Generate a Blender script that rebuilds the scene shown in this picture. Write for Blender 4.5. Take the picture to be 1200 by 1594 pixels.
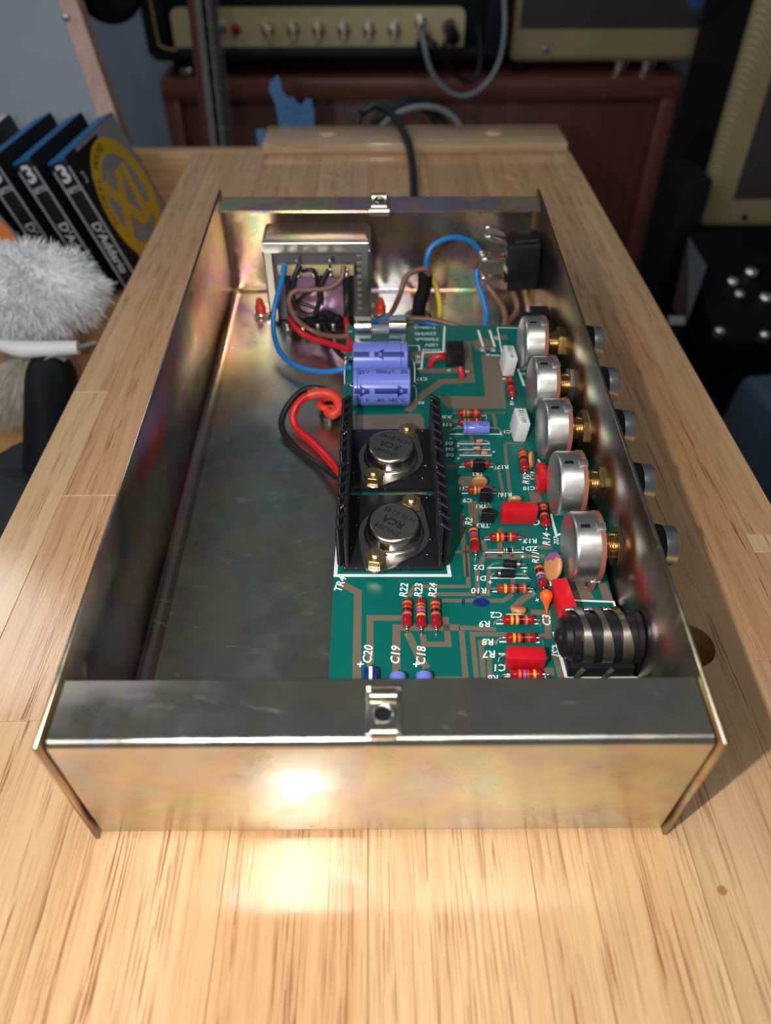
import bpy, bmesh, math, random
from mathutils import Vector, Matrix
random.seed(7)
for _o in list(bpy.data.objects): bpy.data.objects.remove(_o)
S = bpy.context.scene
COL = S.collection
MM = 0.001
PI = math.pi

# ------------------------------------------------------------------ camera, light, exposure
FPX = 1187.95
CAM = Vector((-0.41, -97.05, 219.14))
ROT = Matrix(((0.999881499732648, 0.010556311060674218, -0.011204944853990333),
              (-0.01539420523953873, 0.6823149452528402, -0.7308962538757855),
              (-7.02668743827977e-05, 0.7309821336950747, 0.6823965967684499)))
cd = bpy.data.cameras.new('camera'); cam = bpy.data.objects.new('camera', cd); COL.objects.link(cam)
cam.matrix_world = Matrix.Translation(CAM * MM) @ ROT.to_4x4()
cd.sensor_fit = 'VERTICAL'; cd.sensor_height = 36.0; cd.lens = FPX / 1594 * 36.0
cd.clip_start = 0.005; cd.clip_end = 30
cd.dof.use_dof = True; cd.dof.focus_distance = 0.272; cd.dof.aperture_fstop = 9.9
S.camera = cam

world = bpy.data.worlds.new('room_light'); S.world = world; world.use_nodes = True
bg = world.node_tree.nodes['Background']; bg.inputs[0].default_value = (0.88, 0.95, 0.97, 1); bg.inputs[1].default_value = 0.085

def lamp(name, kind, loc, energy, color, target=None, **kw):
    d = bpy.data.lights.new(name, kind); d.energy = energy; d.color = color
    for k, v in kw.items(): setattr(d, k, v)
    o = bpy.data.objects.new(name, d); COL.objects.link(o); o.location = Vector(loc) * MM
    if target is not None:
        o.rotation_euler = (Vector(target) * MM - o.location).to_track_quat('-Z', 'Y').to_euler()
    return o
# the light of the hand-held phone that took the picture, beside its lens
lamp('phone_flash', 'SPOT', (-50, -99, 221), 2.65, (1.0, 0.95, 0.88), (0, 110, 0), shadow_soft_size=0.0025,
     spot_size=math.radians(140), spot_blend=0.6)
# daylight from the window behind the photographer's left shoulder
lamp('window_daylight', 'AREA', (-950, -700, 950), 8.6, (0.92, 0.96, 1.0), (0, 150, 0), shape='RECTANGLE', size=0.8, size_y=0.8)
# weak warm fill light, added overhead for ambient brightness
lamp('overhead_fill', 'AREA', (250, -700, 1900), 6, (1.0, 0.95, 0.88), (0, 200, 0), shape='DISK', size=0.5)
# fill light added further back to brighten the amplifiers and the wall
lamp('background_fill', 'AREA', (-900, 1000, 1100), 2.6, (0.92, 0.96, 1.0), (150, 1420, 100), shape='DISK', size=0.5)

S.view_settings.view_transform = 'Standard'; S.view_settings.look = 'None'
S.view_settings.gamma = 1.0; S.view_settings.use_curve_mapping = False
S.view_settings.exposure = 0.0

# ------------------------------------------------------------------ frames and picture-to-place helpers (mm)
def rotx(a): return Matrix.Rotation(a, 3, 'X')
def rotz(a): return Matrix.Rotation(a, 3, 'Z')
def roty(a): return Matrix.Rotation(a, 3, 'Y')
TILT = math.radians(3.158); YAW = math.radians(-0.4886)
MCH = rotz(YAW) @ rotx(TILT)          # amplifier chassis rests on its front edge and on the cable gland under its rear
I3 = Matrix.Identity(3)

def W(u, v, z=None, x=None, y=None):
    d = ROT @ Vector(((u - 600) / FPX, -(v - 797) / FPX, -1)); c = CAM
    t = (z - c.z) / d.z if z is not None else (x - c.x) / d.x if x is not None else (y - c.y) / d.y
    return c + t * d
def ch(u, v, z=None, x=None, y=None):
    Mi = MCH.transposed(); c = Mi @ CAM
    d = Mi @ (ROT @ Vector(((u - 600) / FPX, -(v - 797) / FPX, -1)))
    t = (z - c.z) / d.z if z is not None else (x - c.x) / d.x if x is not None else (y - c.y) / d.y
    return c + t * d

# ------------------------------------------------------------------ mesh building
class MB:
    def __init__(self): self.bm = bmesh.new()
    def _new(self, verts, mi, smooth=True):
        fs = set(f for v in verts for f in v.link_faces)
        for f in fs: f.material_index = mi; f.smooth = smooth
        return list(verts)
    def box(self, c, s, rot=None, bev=0.0, mi=0, seg=2):
        r = bmesh.ops.create_cube(self.bm, size=1.0); vs = r['verts']
        R = rot if rot is not None else I3; c = Vector(c)
        for v in vs: v.co = Vector((v.co.x * s[0], v.co.y * s[1], v.co.z * s[2]))
        if bev > 0:
            es = list(set(e for v in vs for e in v.link_edges))
            b = bmesh.ops.bevel(self.bm, geom=es, offset=bev, segments=seg, profile=0.5, affect='EDGES', clamp_overlap=True)
            vs = list(set(b['verts']) | set(v for v in vs if v.is_valid))
        for v in vs: v.co = R @ v.co + c
        self._new(vs, mi); return vs
    def b2(self, lo, hi, bev=0.0, mi=0, seg=2):
        lo = Vector(lo); hi = Vector(hi)
        return self.box((lo + hi) / 2, hi - lo, None, bev, mi, seg)
    def lathe(self, prof, p0, axis, mi=0, n=24, cap=True, mis=None):
        """prof: list of (distance along axis, radius)"""
        ax = Vector(axis).normalized(); p0 = Vector(p0)
        a = ax.orthogonal().normalized(); b = ax.cross(a)
        rings = []
        for t, r in prof:
            if r <= 1e-6: rings.append([self.bm.verts.new(p0 + ax * t)])
            else: rings.append([self.bm.verts.new(p0 + ax * t + (a * math.cos(2 * PI * i / n) + b * math.sin(2 * PI * i / n)) * r) for i in range(n)])
        for k in range(len(rings) - 1):
            A, B = rings[k], rings[k + 1]; m = mis[k] if mis else mi
            for i in range(n):
                j = (i + 1) % n
                if len(A) == 1 and len(B) == 1: continue
                if len(A) == 1: vs = (A[0], B[j], B[i])
                elif len(B) == 1: vs = (A[i], A[j], B[0])
                else: vs = (A[i], A[j], B[j], B[i])
                f = self.bm.faces.new(vs); f.material_index = m; f.smooth = True
        if cap:
            for R_, rev, m in ((rings[0], True, mis[0] if mis else mi), (rings[-1], False, mis[-1] if mis else mi)):
                if len(R_) > 1:
                    f = self.bm.faces.new(list(reversed(R_)) if rev else R_); f.material_index = m; f.smooth = True
        return [v for R_ in rings for v in R_]
    def cyl(self, p0, p1, r, n=20, mi=0, r2=None, bev=0.0):
        p0 = Vector(p0); p1 = Vector(p1); L = (p1 - p0).length; r2 = r if r2 is None else r2
        if bev > 0: prof = [(0, r - bev), (bev * .3, r - bev * .3), (bev, r), (L - bev, r2), (L - bev * .3, r2 - bev * .3), (L, r2 - bev)]
        else: prof = [(0, r), (L, r2)]
        return self.lathe(prof, p0, p1 - p0, mi, n)
    def tube(self, pts, r, n=10, mi=0, smooth=6, radii=None):
        P = [Vector(p) for p in pts]
        if smooth and len(P) > 2:
            Q = []; RR = []
            for i in range(len(P) - 1):
                a = P[max(i - 1, 0)]; b = P[i]; c = P[i + 1]; d = P[min(i + 2, len(P) - 1)]
                for k in range(smooth):
                    t = k / smooth
                    Q.append(0.5 * ((2 * b) + (c - a) * t + (2 * a - 5 * b + 4 * c - d) * t * t + (3 * b - a - 3 * c + d) * t ** 3))
                    if radii: RR.append(radii[i] * (1 - t) + radii[i + 1] * t)
            Q.append(P[-1])
            if radii: RR.append(radii[-1])
            P = Q
        else: RR = radii
        ring0 = None; nrm = None; out = []
        for i, p in enumerate(P):
            t = (P[min(i + 1, len(P) - 1)] - P[max(i - 1, 0)]).normalized()
            if nrm is None: nrm = t.orthogonal().normalized()
            else:
                nrm = nrm - t * nrm.dot(t)
                nrm = nrm.normalized() if nrm.length > 1e-6 else t.orthogonal().normalized()
            b = t.cross(nrm); rr = RR[i] if radii else r
            ring = [self.bm.verts.new(p + (nrm * math.cos(2 * PI * k / n) + b * math.sin(2 * PI * k / n)) * rr) for k in range(n)]
            if ring0:
                for k in range(n):
                    f = self.bm.faces.new((ring0[k], ring0[(k + 1) % n], ring[(k + 1) % n], ring[k])); f.material_index = mi; f.smooth = True
            else:
                f = self.bm.faces.new(list(reversed(ring))); f.material_index = mi
            ring0 = ring; out += ring
        f = self.bm.faces.new(ring0); f.material_index = mi
        return out
    def sweep(self, prof, p0, axis_dir, length, U, V, mi=0):
        """extrude a closed 2-D polygon (in U,V) along axis_dir"""
        p0 = Vector(p0); U = Vector(U); V = Vector(V); D = Vector(axis_dir) * length
        A = [self.bm.verts.new(p0 + U * a + V * b) for a, b in prof]
        B = [self.bm.verts.new(v.co + D) for v in A]
        n = len(A)
        fs = []
        for i in range(n): fs.append(self.bm.faces.new((A[i], A[(i + 1) % n], B[(i + 1) % n], B[i])))
        fs.append(self.bm.faces.new(list(reversed(A)))); fs.append(self.bm.faces.new(B))
        for f in fs: f.material_index = mi; f.smooth = True
        return A + B
    def poly(self, pts, mi=0):
        f = self.bm.faces.new([self.bm.verts.new(Vector(p)) for p in pts]); f.material_index = mi; f.smooth = False; return f
    def ball(self, c, r, mi=0, sc=(1, 1, 1), rot=None, u=20, v=12):
        vs = bmesh.ops.create_uvsphere(self.bm, u_segments=u, v_segments=v, radius=1.0)['verts']
        R = rot if rot is not None else I3
        for q in vs: q.co = R @ Vector((q.co.x * r * sc[0], q.co.y * r * sc[1], q.co.z * r * sc[2])) + Vector(c)
        self._new(vs, mi); return vs
    def strip(self, pts, w, z=0.0, mi=0):
        """flat ribbon of width w along 2-D polyline at height z, mitred"""
        P = [Vector((p[0], p[1])) for p in pts]; L = []; Rr = []
        for i, p in enumerate(P):
            d0 = (p - P[i - 1]).normalized() if i > 0 else None
            d1 = (P[i + 1] - p).normalized() if i < len(P) - 1 else None
            if d0 is None: d0 = d1
            if d1 is None: d1 = d0
            n0 = Vector((-d0.y, d0.x)); n1 = Vector((-d1.y, d1.x)); m = (n0 + n1)
            m = m.normalized() if m.length > 1e-4 else n0
            k = (w / 2) / max(0.35, m.dot(n0))
            L.append(self.bm.verts.new((p.x + m.x * k, p.y + m.y * k, z))); Rr.append(self.bm.verts.new((p.x - m.x * k, p.y - m.y * k, z)))
        for i in range(len(P) - 1):
            f = self.bm.faces.new((L[i], Rr[i], Rr[i + 1], L[i + 1])); f.material_index = mi
            if f.normal.z < 0: pass
    def mesh(self, name, base, sharp=35, recalc=True):
        if recalc: bmesh.ops.recalc_face_normals(self.bm, faces=self.bm.faces[:])
        me = bpy.data.meshes.new(name); base = Vector(base)
        for v in self.bm.verts: v.co = (v.co - base) * MM
        self.bm.to_mesh(me); self.bm.free()
        if sharp: me.set_sharp_from_angle(angle=math.radians(sharp))
        return me

class Thing:
    """one top-level thing: an Empty at its base that parents its parts; coordinates in mm of its frame"""
    def __init__(self, name, label, cat, base, frame=I3, group=None, kind=None):
        self.base = Vector(base); self.frame = frame
        o = bpy.data.objects.new(name, None); COL.objects.link(o); o.empty_display_size = 0.005
        o.matrix_world = Matrix.Translation((frame @ self.base) * MM) @ frame.to_4x4()
        if label: o['label'] = label
        if cat: o['category'] = cat
        if group: o['group'] = group
        if kind: o['kind'] = kind
        self.o = o
    def part(self, name, mb, mats, parent=None, label=None, color=None, kind=None, sharp=35, recalc=True):
        me = mb.mesh(name, self.base, sharp, recalc) if isinstance(mb, MB) else mb
        for m in (mats if isinstance(mats, (list, tuple)) else [mats]): me.materials.append(m)
        o = bpy.data.objects.new(name, me); COL.objects.link(o); o.parent = parent or self.o
        if label: o['label'] = label
        if color: o.color = (*color, 1)
        if kind: o['kind'] = kind
        return o
def solo(name, mb, mats, label, cat, base=(0, 0, 0), frame=I3, group=None, kind=None, color=None, sharp=35):
    """a thing that is one mesh"""
    base = Vector(base); me = mb.mesh(name, base, sharp)
    for m in (mats if isinstance(mats, (list, tuple)) else [mats]): me.materials.append(m)
    o = bpy.data.objects.new(name, me); COL.objects.link(o)
    o.matrix_world = Matrix.Translation((frame @ base) * MM) @ frame.to_4x4()
    if label: o['label'] = label
    if cat: o['category'] = cat
    if group: o['group'] = group
    if kind: o['kind'] = kind
    if color: o.color = (*color, 1)
    return o

def text_mesh(body, size, bold=0.0, shear=0.0, ext=0.0, space=1.0):
    """letters as a flat mesh, centred, size = letter height in mm; returns list of (verts, faces)"""
    c = bpy.data.curves.new('t', 'FONT'); c.body = body; c.size = size * 1.38; c.align_x = 'CENTER'; c.align_y = 'CENTER'
    c.offset = bold; c.shear = shear; c.extrude = ext; c.resolution_u = 2; c.space_character = space; c.space_line = .92
    o = bpy.data.objects.new('t', c); COL.objects.link(o)
    dg = bpy.context.evaluated_depsgraph_get(); dg.update()
    me = bpy.data.meshes.new_from_object(o.evaluated_get(dg))
    V = [v.co.copy() for v in me.vertices]; Fc = [tuple(p.vertices) for p in me.polygons]
    bpy.data.objects.remove(o); bpy.data.curves.remove(c); bpy.data.meshes.remove(me)
    return V, Fc
def add_text(mb, body, size, fn, mi=0, **kw):
    """fn maps the letters' (x, y) in mm to a place"""
    V, Fc = text_mesh(body, size, **kw)
    vs = [mb.bm.verts.new(fn(v)) for v in V]
    for f in Fc:
        try: q = mb.bm.faces.new([vs[i] for i in f]); q.material_index = mi; q.smooth = False
        except ValueError: pass
def plane_map(c, X, Y):
    c = Vector(c); X = Vector(X).normalized(); Y = Vector(Y).normalized()
    return lambda v: c + X * v.x + Y * v.y

# ------------------------------------------------------------------ materials
def nt(name):
    m = bpy.data.materials.new(name); m.use_nodes = True; t = m.node_tree
    return m, t, t.nodes['Principled BSDF']
def mat(name, col, rough=.5, metal=0., spec=.5, coat=0., bump=None, emit=None, trans=0., alpha=1., objcol=False, sheen=0.):
    m, t, b = nt(name)
    b.inputs['Base Color'].default_value = (*col, 1); b.inputs['Roughness'].default_value = rough
    b.inputs['Metallic'].default_value = metal; b.inputs['Specular IOR Level'].default_value = spec
    b.inputs['Coat Weight'].default_value = coat; b.inputs['Transmission Weight'].default_value = trans; b.inputs['Alpha'].default_value = alpha
    b.inputs['Sheen Weight'].default_value = sheen
    if objcol:
        oi = t.nodes.new('ShaderNodeObjectInfo'); t.links.new(oi.outputs['Color'], b.inputs['Base Color'])
    if emit: b.inputs['Emission Color'].default_value = (*emit[0], 1); b.inputs['Emission Strength'].default_value = emit[1]
    # every surface carries a little procedural unevenness
    tc = t.nodes.new('ShaderNodeTexCoord'); n = t.nodes.new('ShaderNodeTexNoise')
    n.inputs['Scale'].default_value = bump[0] if bump else 260.; n.inputs['Detail'].default_value = 3
    t.links.new(tc.outputs['Object'], n.inputs['Vector'])
    mr = t.nodes.new('ShaderNodeMapRange'); mr.inputs['To Min'].default_value = max(0.02, rough * .85); mr.inputs['To Max'].default_value = min(1, rough * 1.15)
    t.links.new(n.outputs['Fac'], mr.inputs['Value']); t.links.new(mr.outputs[0], b.inputs['Roughness'])
    if bump:
        bp = t.nodes.new('ShaderNodeBump'); bp.inputs['Strength'].default_value = bump[1]; bp.inputs['Distance'].default_value = bump[2] * MM
        t.links.new(n.outputs['Fac'], bp.inputs['Height']); t.links.new(bp.outputs[0], b.inputs['Normal'])
    return m
def N(t, typ, **kw):
    n = t.nodes.new(typ)
    for k, v in kw.items():
        if k in n.inputs: n.inputs[k].default_value = v
        else: setattr(n, k, v)
    return n
def ramp(t, fac, stops, interp='LINEAR'):
    r = t.nodes.new('ShaderNodeValToRGB'); r.color_ramp.interpolation = interp
    e = r.color_ramp.elements
    while len(e) < len(stops): e.new(0.5)
    for q, (p, c) in zip(e, stops): q.position = p; q.color = (*c, 1)
    t.links.new(fac, r.inputs[0]); return r.outputs[0]
def mix(t, fac, a, b, mode='MIX'):
    n = t.nodes.new('ShaderNodeMix'); n.data_type = 'RGBA'; n.blend_type = mode
    for sock, val in ((n.inputs[0], fac), (n.inputs[6], a), (n.inputs[7], b)):
        if hasattr(val, 'links'): t.links.new(val, sock)
        elif isinstance(val, (int, float)): sock.default_value = val
        else: sock.default_value = (*val, 1)
    return n.outputs[2]
def coords(t, scale=(1, 1, 1), rand=0.0, out='Object'):
    tc = t.nodes.new('ShaderNodeTexCoord'); mp = t.nodes.new('ShaderNodeMapping'); mp.inputs['Scale'].default_value = scale
    src = tc.outputs[out]
    if rand:
        oi = t.nodes.new('ShaderNodeObjectInfo'); ml = t.nodes.new('ShaderNodeMath'); ml.operation = 'MULTIPLY'; ml.inputs[1].default_value = rand
        t.links.new(oi.outputs['Random'], ml.inputs[0])
        ad = t.nodes.new('ShaderNodeVectorMath'); ad.operation = 'ADD'; t.links.new(src, ad.inputs[0]); t.links.new(ml.outputs[0], ad.inputs[1]); src = ad.outputs[0]
    t.links.new(src, mp.inputs[0]); return mp.outputs[0]

def zinc(name, tint=(1, 1, 1), rough=.27, irid=.55, aniso=(1, 1, 1), level=1.0, haze=.04):
    """yellow-passivated zinc plate: olive gold drifting to pink, violet and green, lightly smudged"""
    m, t, b = nt(name)
    t.nodes.remove(b); g = t.nodes.new('ShaderNodeBsdfAnisotropic'); g.distribution = 'BECKMANN'
    df = t.nodes.new('ShaderNodeBsdfDiffuse'); ms = t.nodes.new('ShaderNodeMixShader')
    vw = coords(t, (60, 160, 60)); nw = N(t, 'ShaderNodeTexNoise', Scale=1.0, Detail=6.0, Roughness=.72, Distortion=.5); t.links.new(vw, nw.inputs['Vector'])
    hz = N(t, 'ShaderNodeMapRange'); hz.inputs['From Min'].default_value = .60; hz.inputs['From Max'].default_value = .74; hz.inputs['To Min'].default_value = haze; hz.inputs['To Max'].default_value = haze + .14
    t.links.new(nw.outputs['Fac'], hz.inputs['Value']); t.links.new(hz.outputs[0], ms.inputs[0])
    t.links.new(g.outputs[0], ms.inputs[1]); t.links.new(df.outputs[0], ms.inputs[2])
    t.links.new(ms.outputs[0], t.nodes['Material Output'].inputs[0])
    v = coords(t, (30 * aniso[0], 30 * aniso[1], 30 * aniso[2]))
    n1 = N(t, 'ShaderNodeTexNoise', Scale=1.0, Detail=2.0, Roughness=.5, Distortion=.9); t.links.new(v, n1.inputs['Vector'])
    c1 = ramp(t, n1.outputs['Fac'], [(.30, (.46, .70, .52)), (.40, (.80, .74, .40)), (.47, (.86, .58, .38)), (.53, (.76, .46, .58)), (.60, (.56, .58, .66)), (.70, (.78, .74, .46))])
    base = mix(t, irid, (.68 * tint[0], .665 * tint[1], .54 * tint[2]), c1)
    v2 = coords(t, (45, 45, 45))
    n2 = N(t, 'ShaderNodeTexNoise', Scale=1.0, Detail=7.0, Roughness=.7); t.links.new(v2, n2.inputs['Vector'])
    sm = ramp(t, n2.outputs['Fac'], [(.33, (.72 * level, .72 * level, .70 * level)), (.58, (level, level, level))])
    col = mix(t, .6, base, sm, 'MULTIPLY'); t.links.new(col, g.inputs['Color']); t.links.new(col, df.inputs['Color'])
    mr = N(t, 'ShaderNodeMapRange'); mr.inputs['From Min'].default_value = .3; mr.inputs['From Max'].default_value = .7; mr.inputs['To Min'].default_value = rough * .7; mr.inputs['To Max'].default_value = rough * 1.35
    t.links.new(n2.outputs['Fac'], mr.inputs['Value']); t.links.new(mr.outputs[0], g.inputs['Roughness'])
    v3 = coords(t, (1400, 300, 1400)); n3 = N(t, 'ShaderNodeTexNoise', Scale=1.0, Detail=2.0); t.links.new(v3, n3.inputs['Vector'])
    bp = N(t, 'ShaderNodeBump'); bp.inputs['Strength'].default_value = .12; bp.inputs['Distance'].default_value = .0001
    t.links.new(n3.outputs['Fac'], bp.inputs['Height']); t.links.new(bp.outputs[0], g.inputs['Normal'])
    return m

def wood(name, pores=True, rough=.13, gscale=1.0, axis='y', dark=(.23, .075, .025)):
    """board colour comes from the object's colour; long grain, fleck pores"""
    m, t, b = nt(name)
    oi = t.nodes.new('ShaderNodeObjectInfo')
    L = (170, 7, 170) if axis == 'y' else (7, 170, 170) if axis == 'x' else (170, 170, 7)
    v = coords(t, tuple(q * gscale for q in L), rand=3.0)
    n1 = N(t, 'ShaderNodeTexNoise', Scale=1.0, Detail=4.0, Roughness=.6, Distortion=.35); t.links.new(v, n1.inputs['Vector'])
    tone = ramp(t, n1.outputs['Fac'], [(.28, (.80, .73, .66)), (.5, (.97, .96, .94)), (.72, (1.07, 1.08, 1.09))])
    c = mix(t, .85, oi.outputs['Color'], tone, 'MULTIPLY')
    Lb = tuple(q * .16 for q in L)
    vb = coords(t, Lb, rand=5.0); nb = N(t, 'ShaderNodeTexNoise', Scale=1.0, Detail=2.0, Distortion=1.2); t.links.new(vb, nb.inputs['Vector'])
    tb = ramp(t, nb.outputs['Fac'], [(.3, (.90, .83, .76)), (.52, (1, 1, 1)), (.75, (1.06, 1.07, 1.08))])
    c = mix(t, .8, c, tb, 'MULTIPLY')
    if pores:
        Lp = (2400, 40, 2400) if axis == 'y' else (40, 2400, 2400) if axis == 'x' else (2400, 2400, 40)
        vp = coords(t, Lp, rand=7.0); npn = N(t, 'ShaderNodeTexNoise', Scale=1.0, Detail=1.0, Distortion=.3); t.links.new(vp, npn.inputs['Vector'])
        fac = ramp(t, npn.outputs['Fac'], [(.56, (0, 0, 0)), (.60, (1, 1, 1))])
        vq = coords(t, tuple(q * .1 for q in Lp), rand=2.0); nq = N(t, 'ShaderNodeTexNoise', Scale=1.0, Detail=1.0); t.links.new(vq, nq.inputs['Vector'])
        msk = ramp(t, nq.outputs['Fac'], [(.42, (.15, .15, .15)), (.64, (.80, .80, .80))])
        f2 = mix(t, 1.0, fac, msk, 'MULTIPLY')
        c = mix(t, f2, c, dark)
    t.links.new(c, b.inputs['Base Color'])
    b.inputs['Roughness'].default_value = rough; b.inputs['Specular IOR Level'].default_value = .75
    vf = coords(t, (1500, 120, 1500)); nf = N(t, 'ShaderNodeTexNoise', Scale=1.0, Detail=3.0); t.links.new(vf, nf.inputs['Vector'])
    bp = N(t, 'ShaderNodeBump'); bp.inputs['Strength'].default_value = .25; bp.inputs['Distance'].default_value = .00012
    t.links.new(nf.outputs['Fac'], bp.inputs['Height']); t.links.new(bp.outputs[0], b.inputs['Normal'])
    return m

def pcb_mat():
    m, t, b = nt('solder_mask')
    tc = t.nodes.new('ShaderNodeTexCoord')
    wv = N(t, 'ShaderNodeTexWave', Scale=470.0, Distortion=.6, Detail=1.0); wv.bands_direction = 'X'; t.links.new(tc.outputs['Object'], wv.inputs['Vector'])
    wv.inputs['Detail Scale'].default_value = .3
    v = coords(t, (30, 30, 30)); n = N(t, 'ShaderNodeTexNoise', Scale=1.0, Detail=3.0); t.links.new(v, n.inputs['Vector'])
    c = ramp(t, wv.outputs['Fac'], [(.0, (.0, .115, .098)), (1., (.0, .150, .126))])
    c = mix(t, .5, c, ramp(t, n.outputs['Fac'], [(.3, (.7, .8, .8)), (.7, (1.2, 1.15, 1.1))]), 'MULTIPLY')
    t.links.new(c, b.inputs['Base Color']); b.inputs['Roughness'].default_value = .32
    return m
def weave(name, a, c, scale, rough=.8, diag=True, mixc=.5):
    m, t, b = nt(name)
    tc = t.nodes.new('ShaderNodeTexCoord')
    w1 = N(t, 'ShaderNodeTexWave', Scale=scale, Distortion=.4); w1.bands_direction = 'DIAGONAL' if diag else 'Z'
    t.links.new(tc.outputs['Object'], w1.inputs['Vector'])
    n = N(t, 'ShaderNodeTexNoise', Scale=9.0, Detail=4.0); t.links.new(tc.outputs['Object'], n.inputs['Vector'])
    col = mix(t, w1.outputs['Fac'], a, c)
    col = mix(t, .5, col, ramp(t, n.outputs['Fac'], [(.3, (.75, .72, .68)), (.7, (1.1, 1.1, 1.1))]), 'MULTIPLY')
    t.links.new(col, b.inputs['Base Color']); b.inputs['Roughness'].default_value = rough
    bp = N(t, 'ShaderNodeBump'); bp.inputs['Strength'].default_value = .4; bp.inputs['Distance'].default_value = .0006
    t.links.new(w1.outputs['Fac'], bp.inputs['Height']); t.links.new(bp.outputs[0], b.inputs['Normal'])
    return m
M = {}
M['zinc'] = zinc('yellow_zinc_plate', tint=(.93, 1.0, 1.08), rough=.31, irid=.30, haze=.026)
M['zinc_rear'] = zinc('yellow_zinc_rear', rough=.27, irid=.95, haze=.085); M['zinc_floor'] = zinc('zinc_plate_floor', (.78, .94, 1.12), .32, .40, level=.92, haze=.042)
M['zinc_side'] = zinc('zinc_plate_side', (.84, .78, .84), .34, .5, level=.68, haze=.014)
M['tin'] = mat('galvanised_steel', (.74, .74, .68), .32, 1., bump=(900, .08, .2))
M['tin_bright'] = mat('bright_tin', (.85, .85, .83), .16, 1.)
M['nickel'] = mat('dull_nickel', (.52, .50, .45), .30, 1., bump=(700, .1, .2))
M['can'] = mat('potentiometer_can_steel', (.68, .69, .69), .37, 1., bump=(500, .12, .4))
M['to3'] = mat('nickel_transistor_case', (.50, .46, .43), .26, 1., bump=(1500, .06, .1))
M['to3_top'] = mat('matte_transistor_top', (.105, .105, .11), .42, .6)
M['brass'] = mat('brass', (.66, .50, .27), .24, 1.)
M['brass_nut'] = mat('yellow_passivated_nut', (.62, .49, .28), .36, 1., bump=(900, .1, .2))
M['alu'] = mat('spun_aluminium', (.80, .79, .76), .27, 1.)
M['chrome'] = mat('chrome', (.88, .88, .88), .10, 1.)
M['lead'] = mat('tinned_lead', (.78, .77, .74), .22, 1.)
M['copper'] = mat('bare_copper', (.72, .36, .22), .35, 1.)
M['black'] = mat('black_plastic', (.010, .010, .012), .32)
M['black_matte'] = mat('black_matte', (.007, .008, .010), .6, spec=.2)
M['anod'] = mat('black_anodised_aluminium', (.010, .010, .014), .40, .0, bump=(1800, .15, .1))
M['phenolic'] = mat('brown_phenolic', (.24, .085, .055), .55, bump=(1500, .3, .2))
M['tagboard'] = mat('fawn_tag_board', (.52, .42, .20), .55)
M['pcb'] = pcb_mat()
M['pcb_edge'] = mat('board_edge', (.25, .32, .22), .5)
M['trace'] = mat('masked_copper_trace', (.175, .138, .100), .34)
M['silk'] = mat('white_silkscreen', (.80, .84, .84), .55)
M['blackprint'] = mat('black_print', (.012, .012, .014), .5)
M['blueprint'] = mat('dark_blue_print', (.005, .018, .19), .5)
M['bluecap'] = mat('periwinkle_sleeve', (.175, .225, .72), .26)
M['darkblue'] = mat('dark_blue_epoxy', (.012, .025, .22), .15)
M['redcap'] = mat('red_box_resin', (.62, .008, .018), .30, bump=(1300, .3, .25))
M['whitecap'] = mat('white_box_resin', (.70, .70, .69), .42)
M['ceramic'] = mat('orange_ceramic', (.62, .27, .10), .45)
M['tant'] = mat('orange_tantalum', (.85, .13, .02), .18)
M['resistor'] = mat('resistor_lacquer', (.36, .008, .015), .15, objcol=True)
M['band'] = mat('resistor_band', (1, 1, 1), .2, objcol=True)
M['glass_diode'] = mat('orange_glass', (.75, .25, .14), .10, coat=.5)
M['red'] = mat('red_wire_insulation', (.62, .012, .02), .32)
M['redrubber'] = mat('red_rubber_boot', (.68, .045, .025), .40)
M['bluewire'] = mat('blue_wire_insulation', (.01, .19, .55), .34)
M['brownwire'] = mat('brown_wire_insulation', (.20, .095, .065), .40)
M['blackwire'] = mat('black_wire_insulation', (.012, .012, .015), .34)
M['yellowwire'] = mat('yellow_wire_insulation', (.72, .50, .05), .36)
M['greenwire'] = mat('pale_green_insulation', (.42, .62, .22), .36)
M['lamination'] = mat('grey_core_laminations', (.20, .19, .20), .45, .5, bump=(1200, .3, .3))
def specks(m, scale=900., lo=.70):
    t = m.node_tree; b = t.nodes['Principled BSDF']; v = coords(t, (scale, scale, scale)); n = N(t, 'ShaderNodeTexNoise', Scale=1.0, Detail=1.0); t.links.new(v, n.inputs['Vector'])
    f = ramp(t, n.outputs['Fac'], [(lo, (0, 0, 0)), (lo + .03, (1, 1, 1))]); col = tuple(b.inputs['Base Color'].default_value)[:3]
    t.links.new(mix(t, f, col, (.5, .5, .5)), b.inputs['Base Color'])
specks(M['anod'], 700., .735)
def tape_mat():
    m, t, b = nt('iridescent_film_tape')
    v = coords(t, (35, 35, 60)); n = N(t, 'ShaderNodeTexNoise', Scale=1.0, Detail=2.0, Distortion=.8); t.links.new(v, n.inputs['Vector'])
    c = ramp(t, n.outputs['Fac'], [(.3, (.35, .24, .15)), (.45, (.45, .27, .42)), (.55, (.55, .32, .62)), (.68, (.22, .36, .42))])
    t.links.new(c, b.inputs['Base Color']); b.inputs['Metallic'].default_value = .55; b.inputs['Roughness'].default_value = .22; return m
M['tape'] = tape_mat()
M['bench'] = wood('rubberwood')
M['bench_x'] = wood('rubberwood_crosswise', axis='x')
M['plug'] = wood('end_grain_plug', pores=False, gscale=.6)
M['mahog'] = wood('mahogany_veneer', axis='z', rough=.38, gscale=.35, dark=(.035, .010, .008))
M['mahog_x'] = wood('mahogany_crosswise', axis='x', rough=.34, gscale=.35, dark=(.035, .010, .008))
M['tweed'] = weave('tweed_cloth', (.42, .355, .20), (.28, .22, .11), 75.)
M['grille'] = weave('brown_grille_cloth', (.075, .060, .060), (.028, .024, .028), 55., diag=False)
M['tolex'] = mat('black_tolex', (.008, .012, .017), .5, spec=.25, bump=(700, .5, .5))
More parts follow.
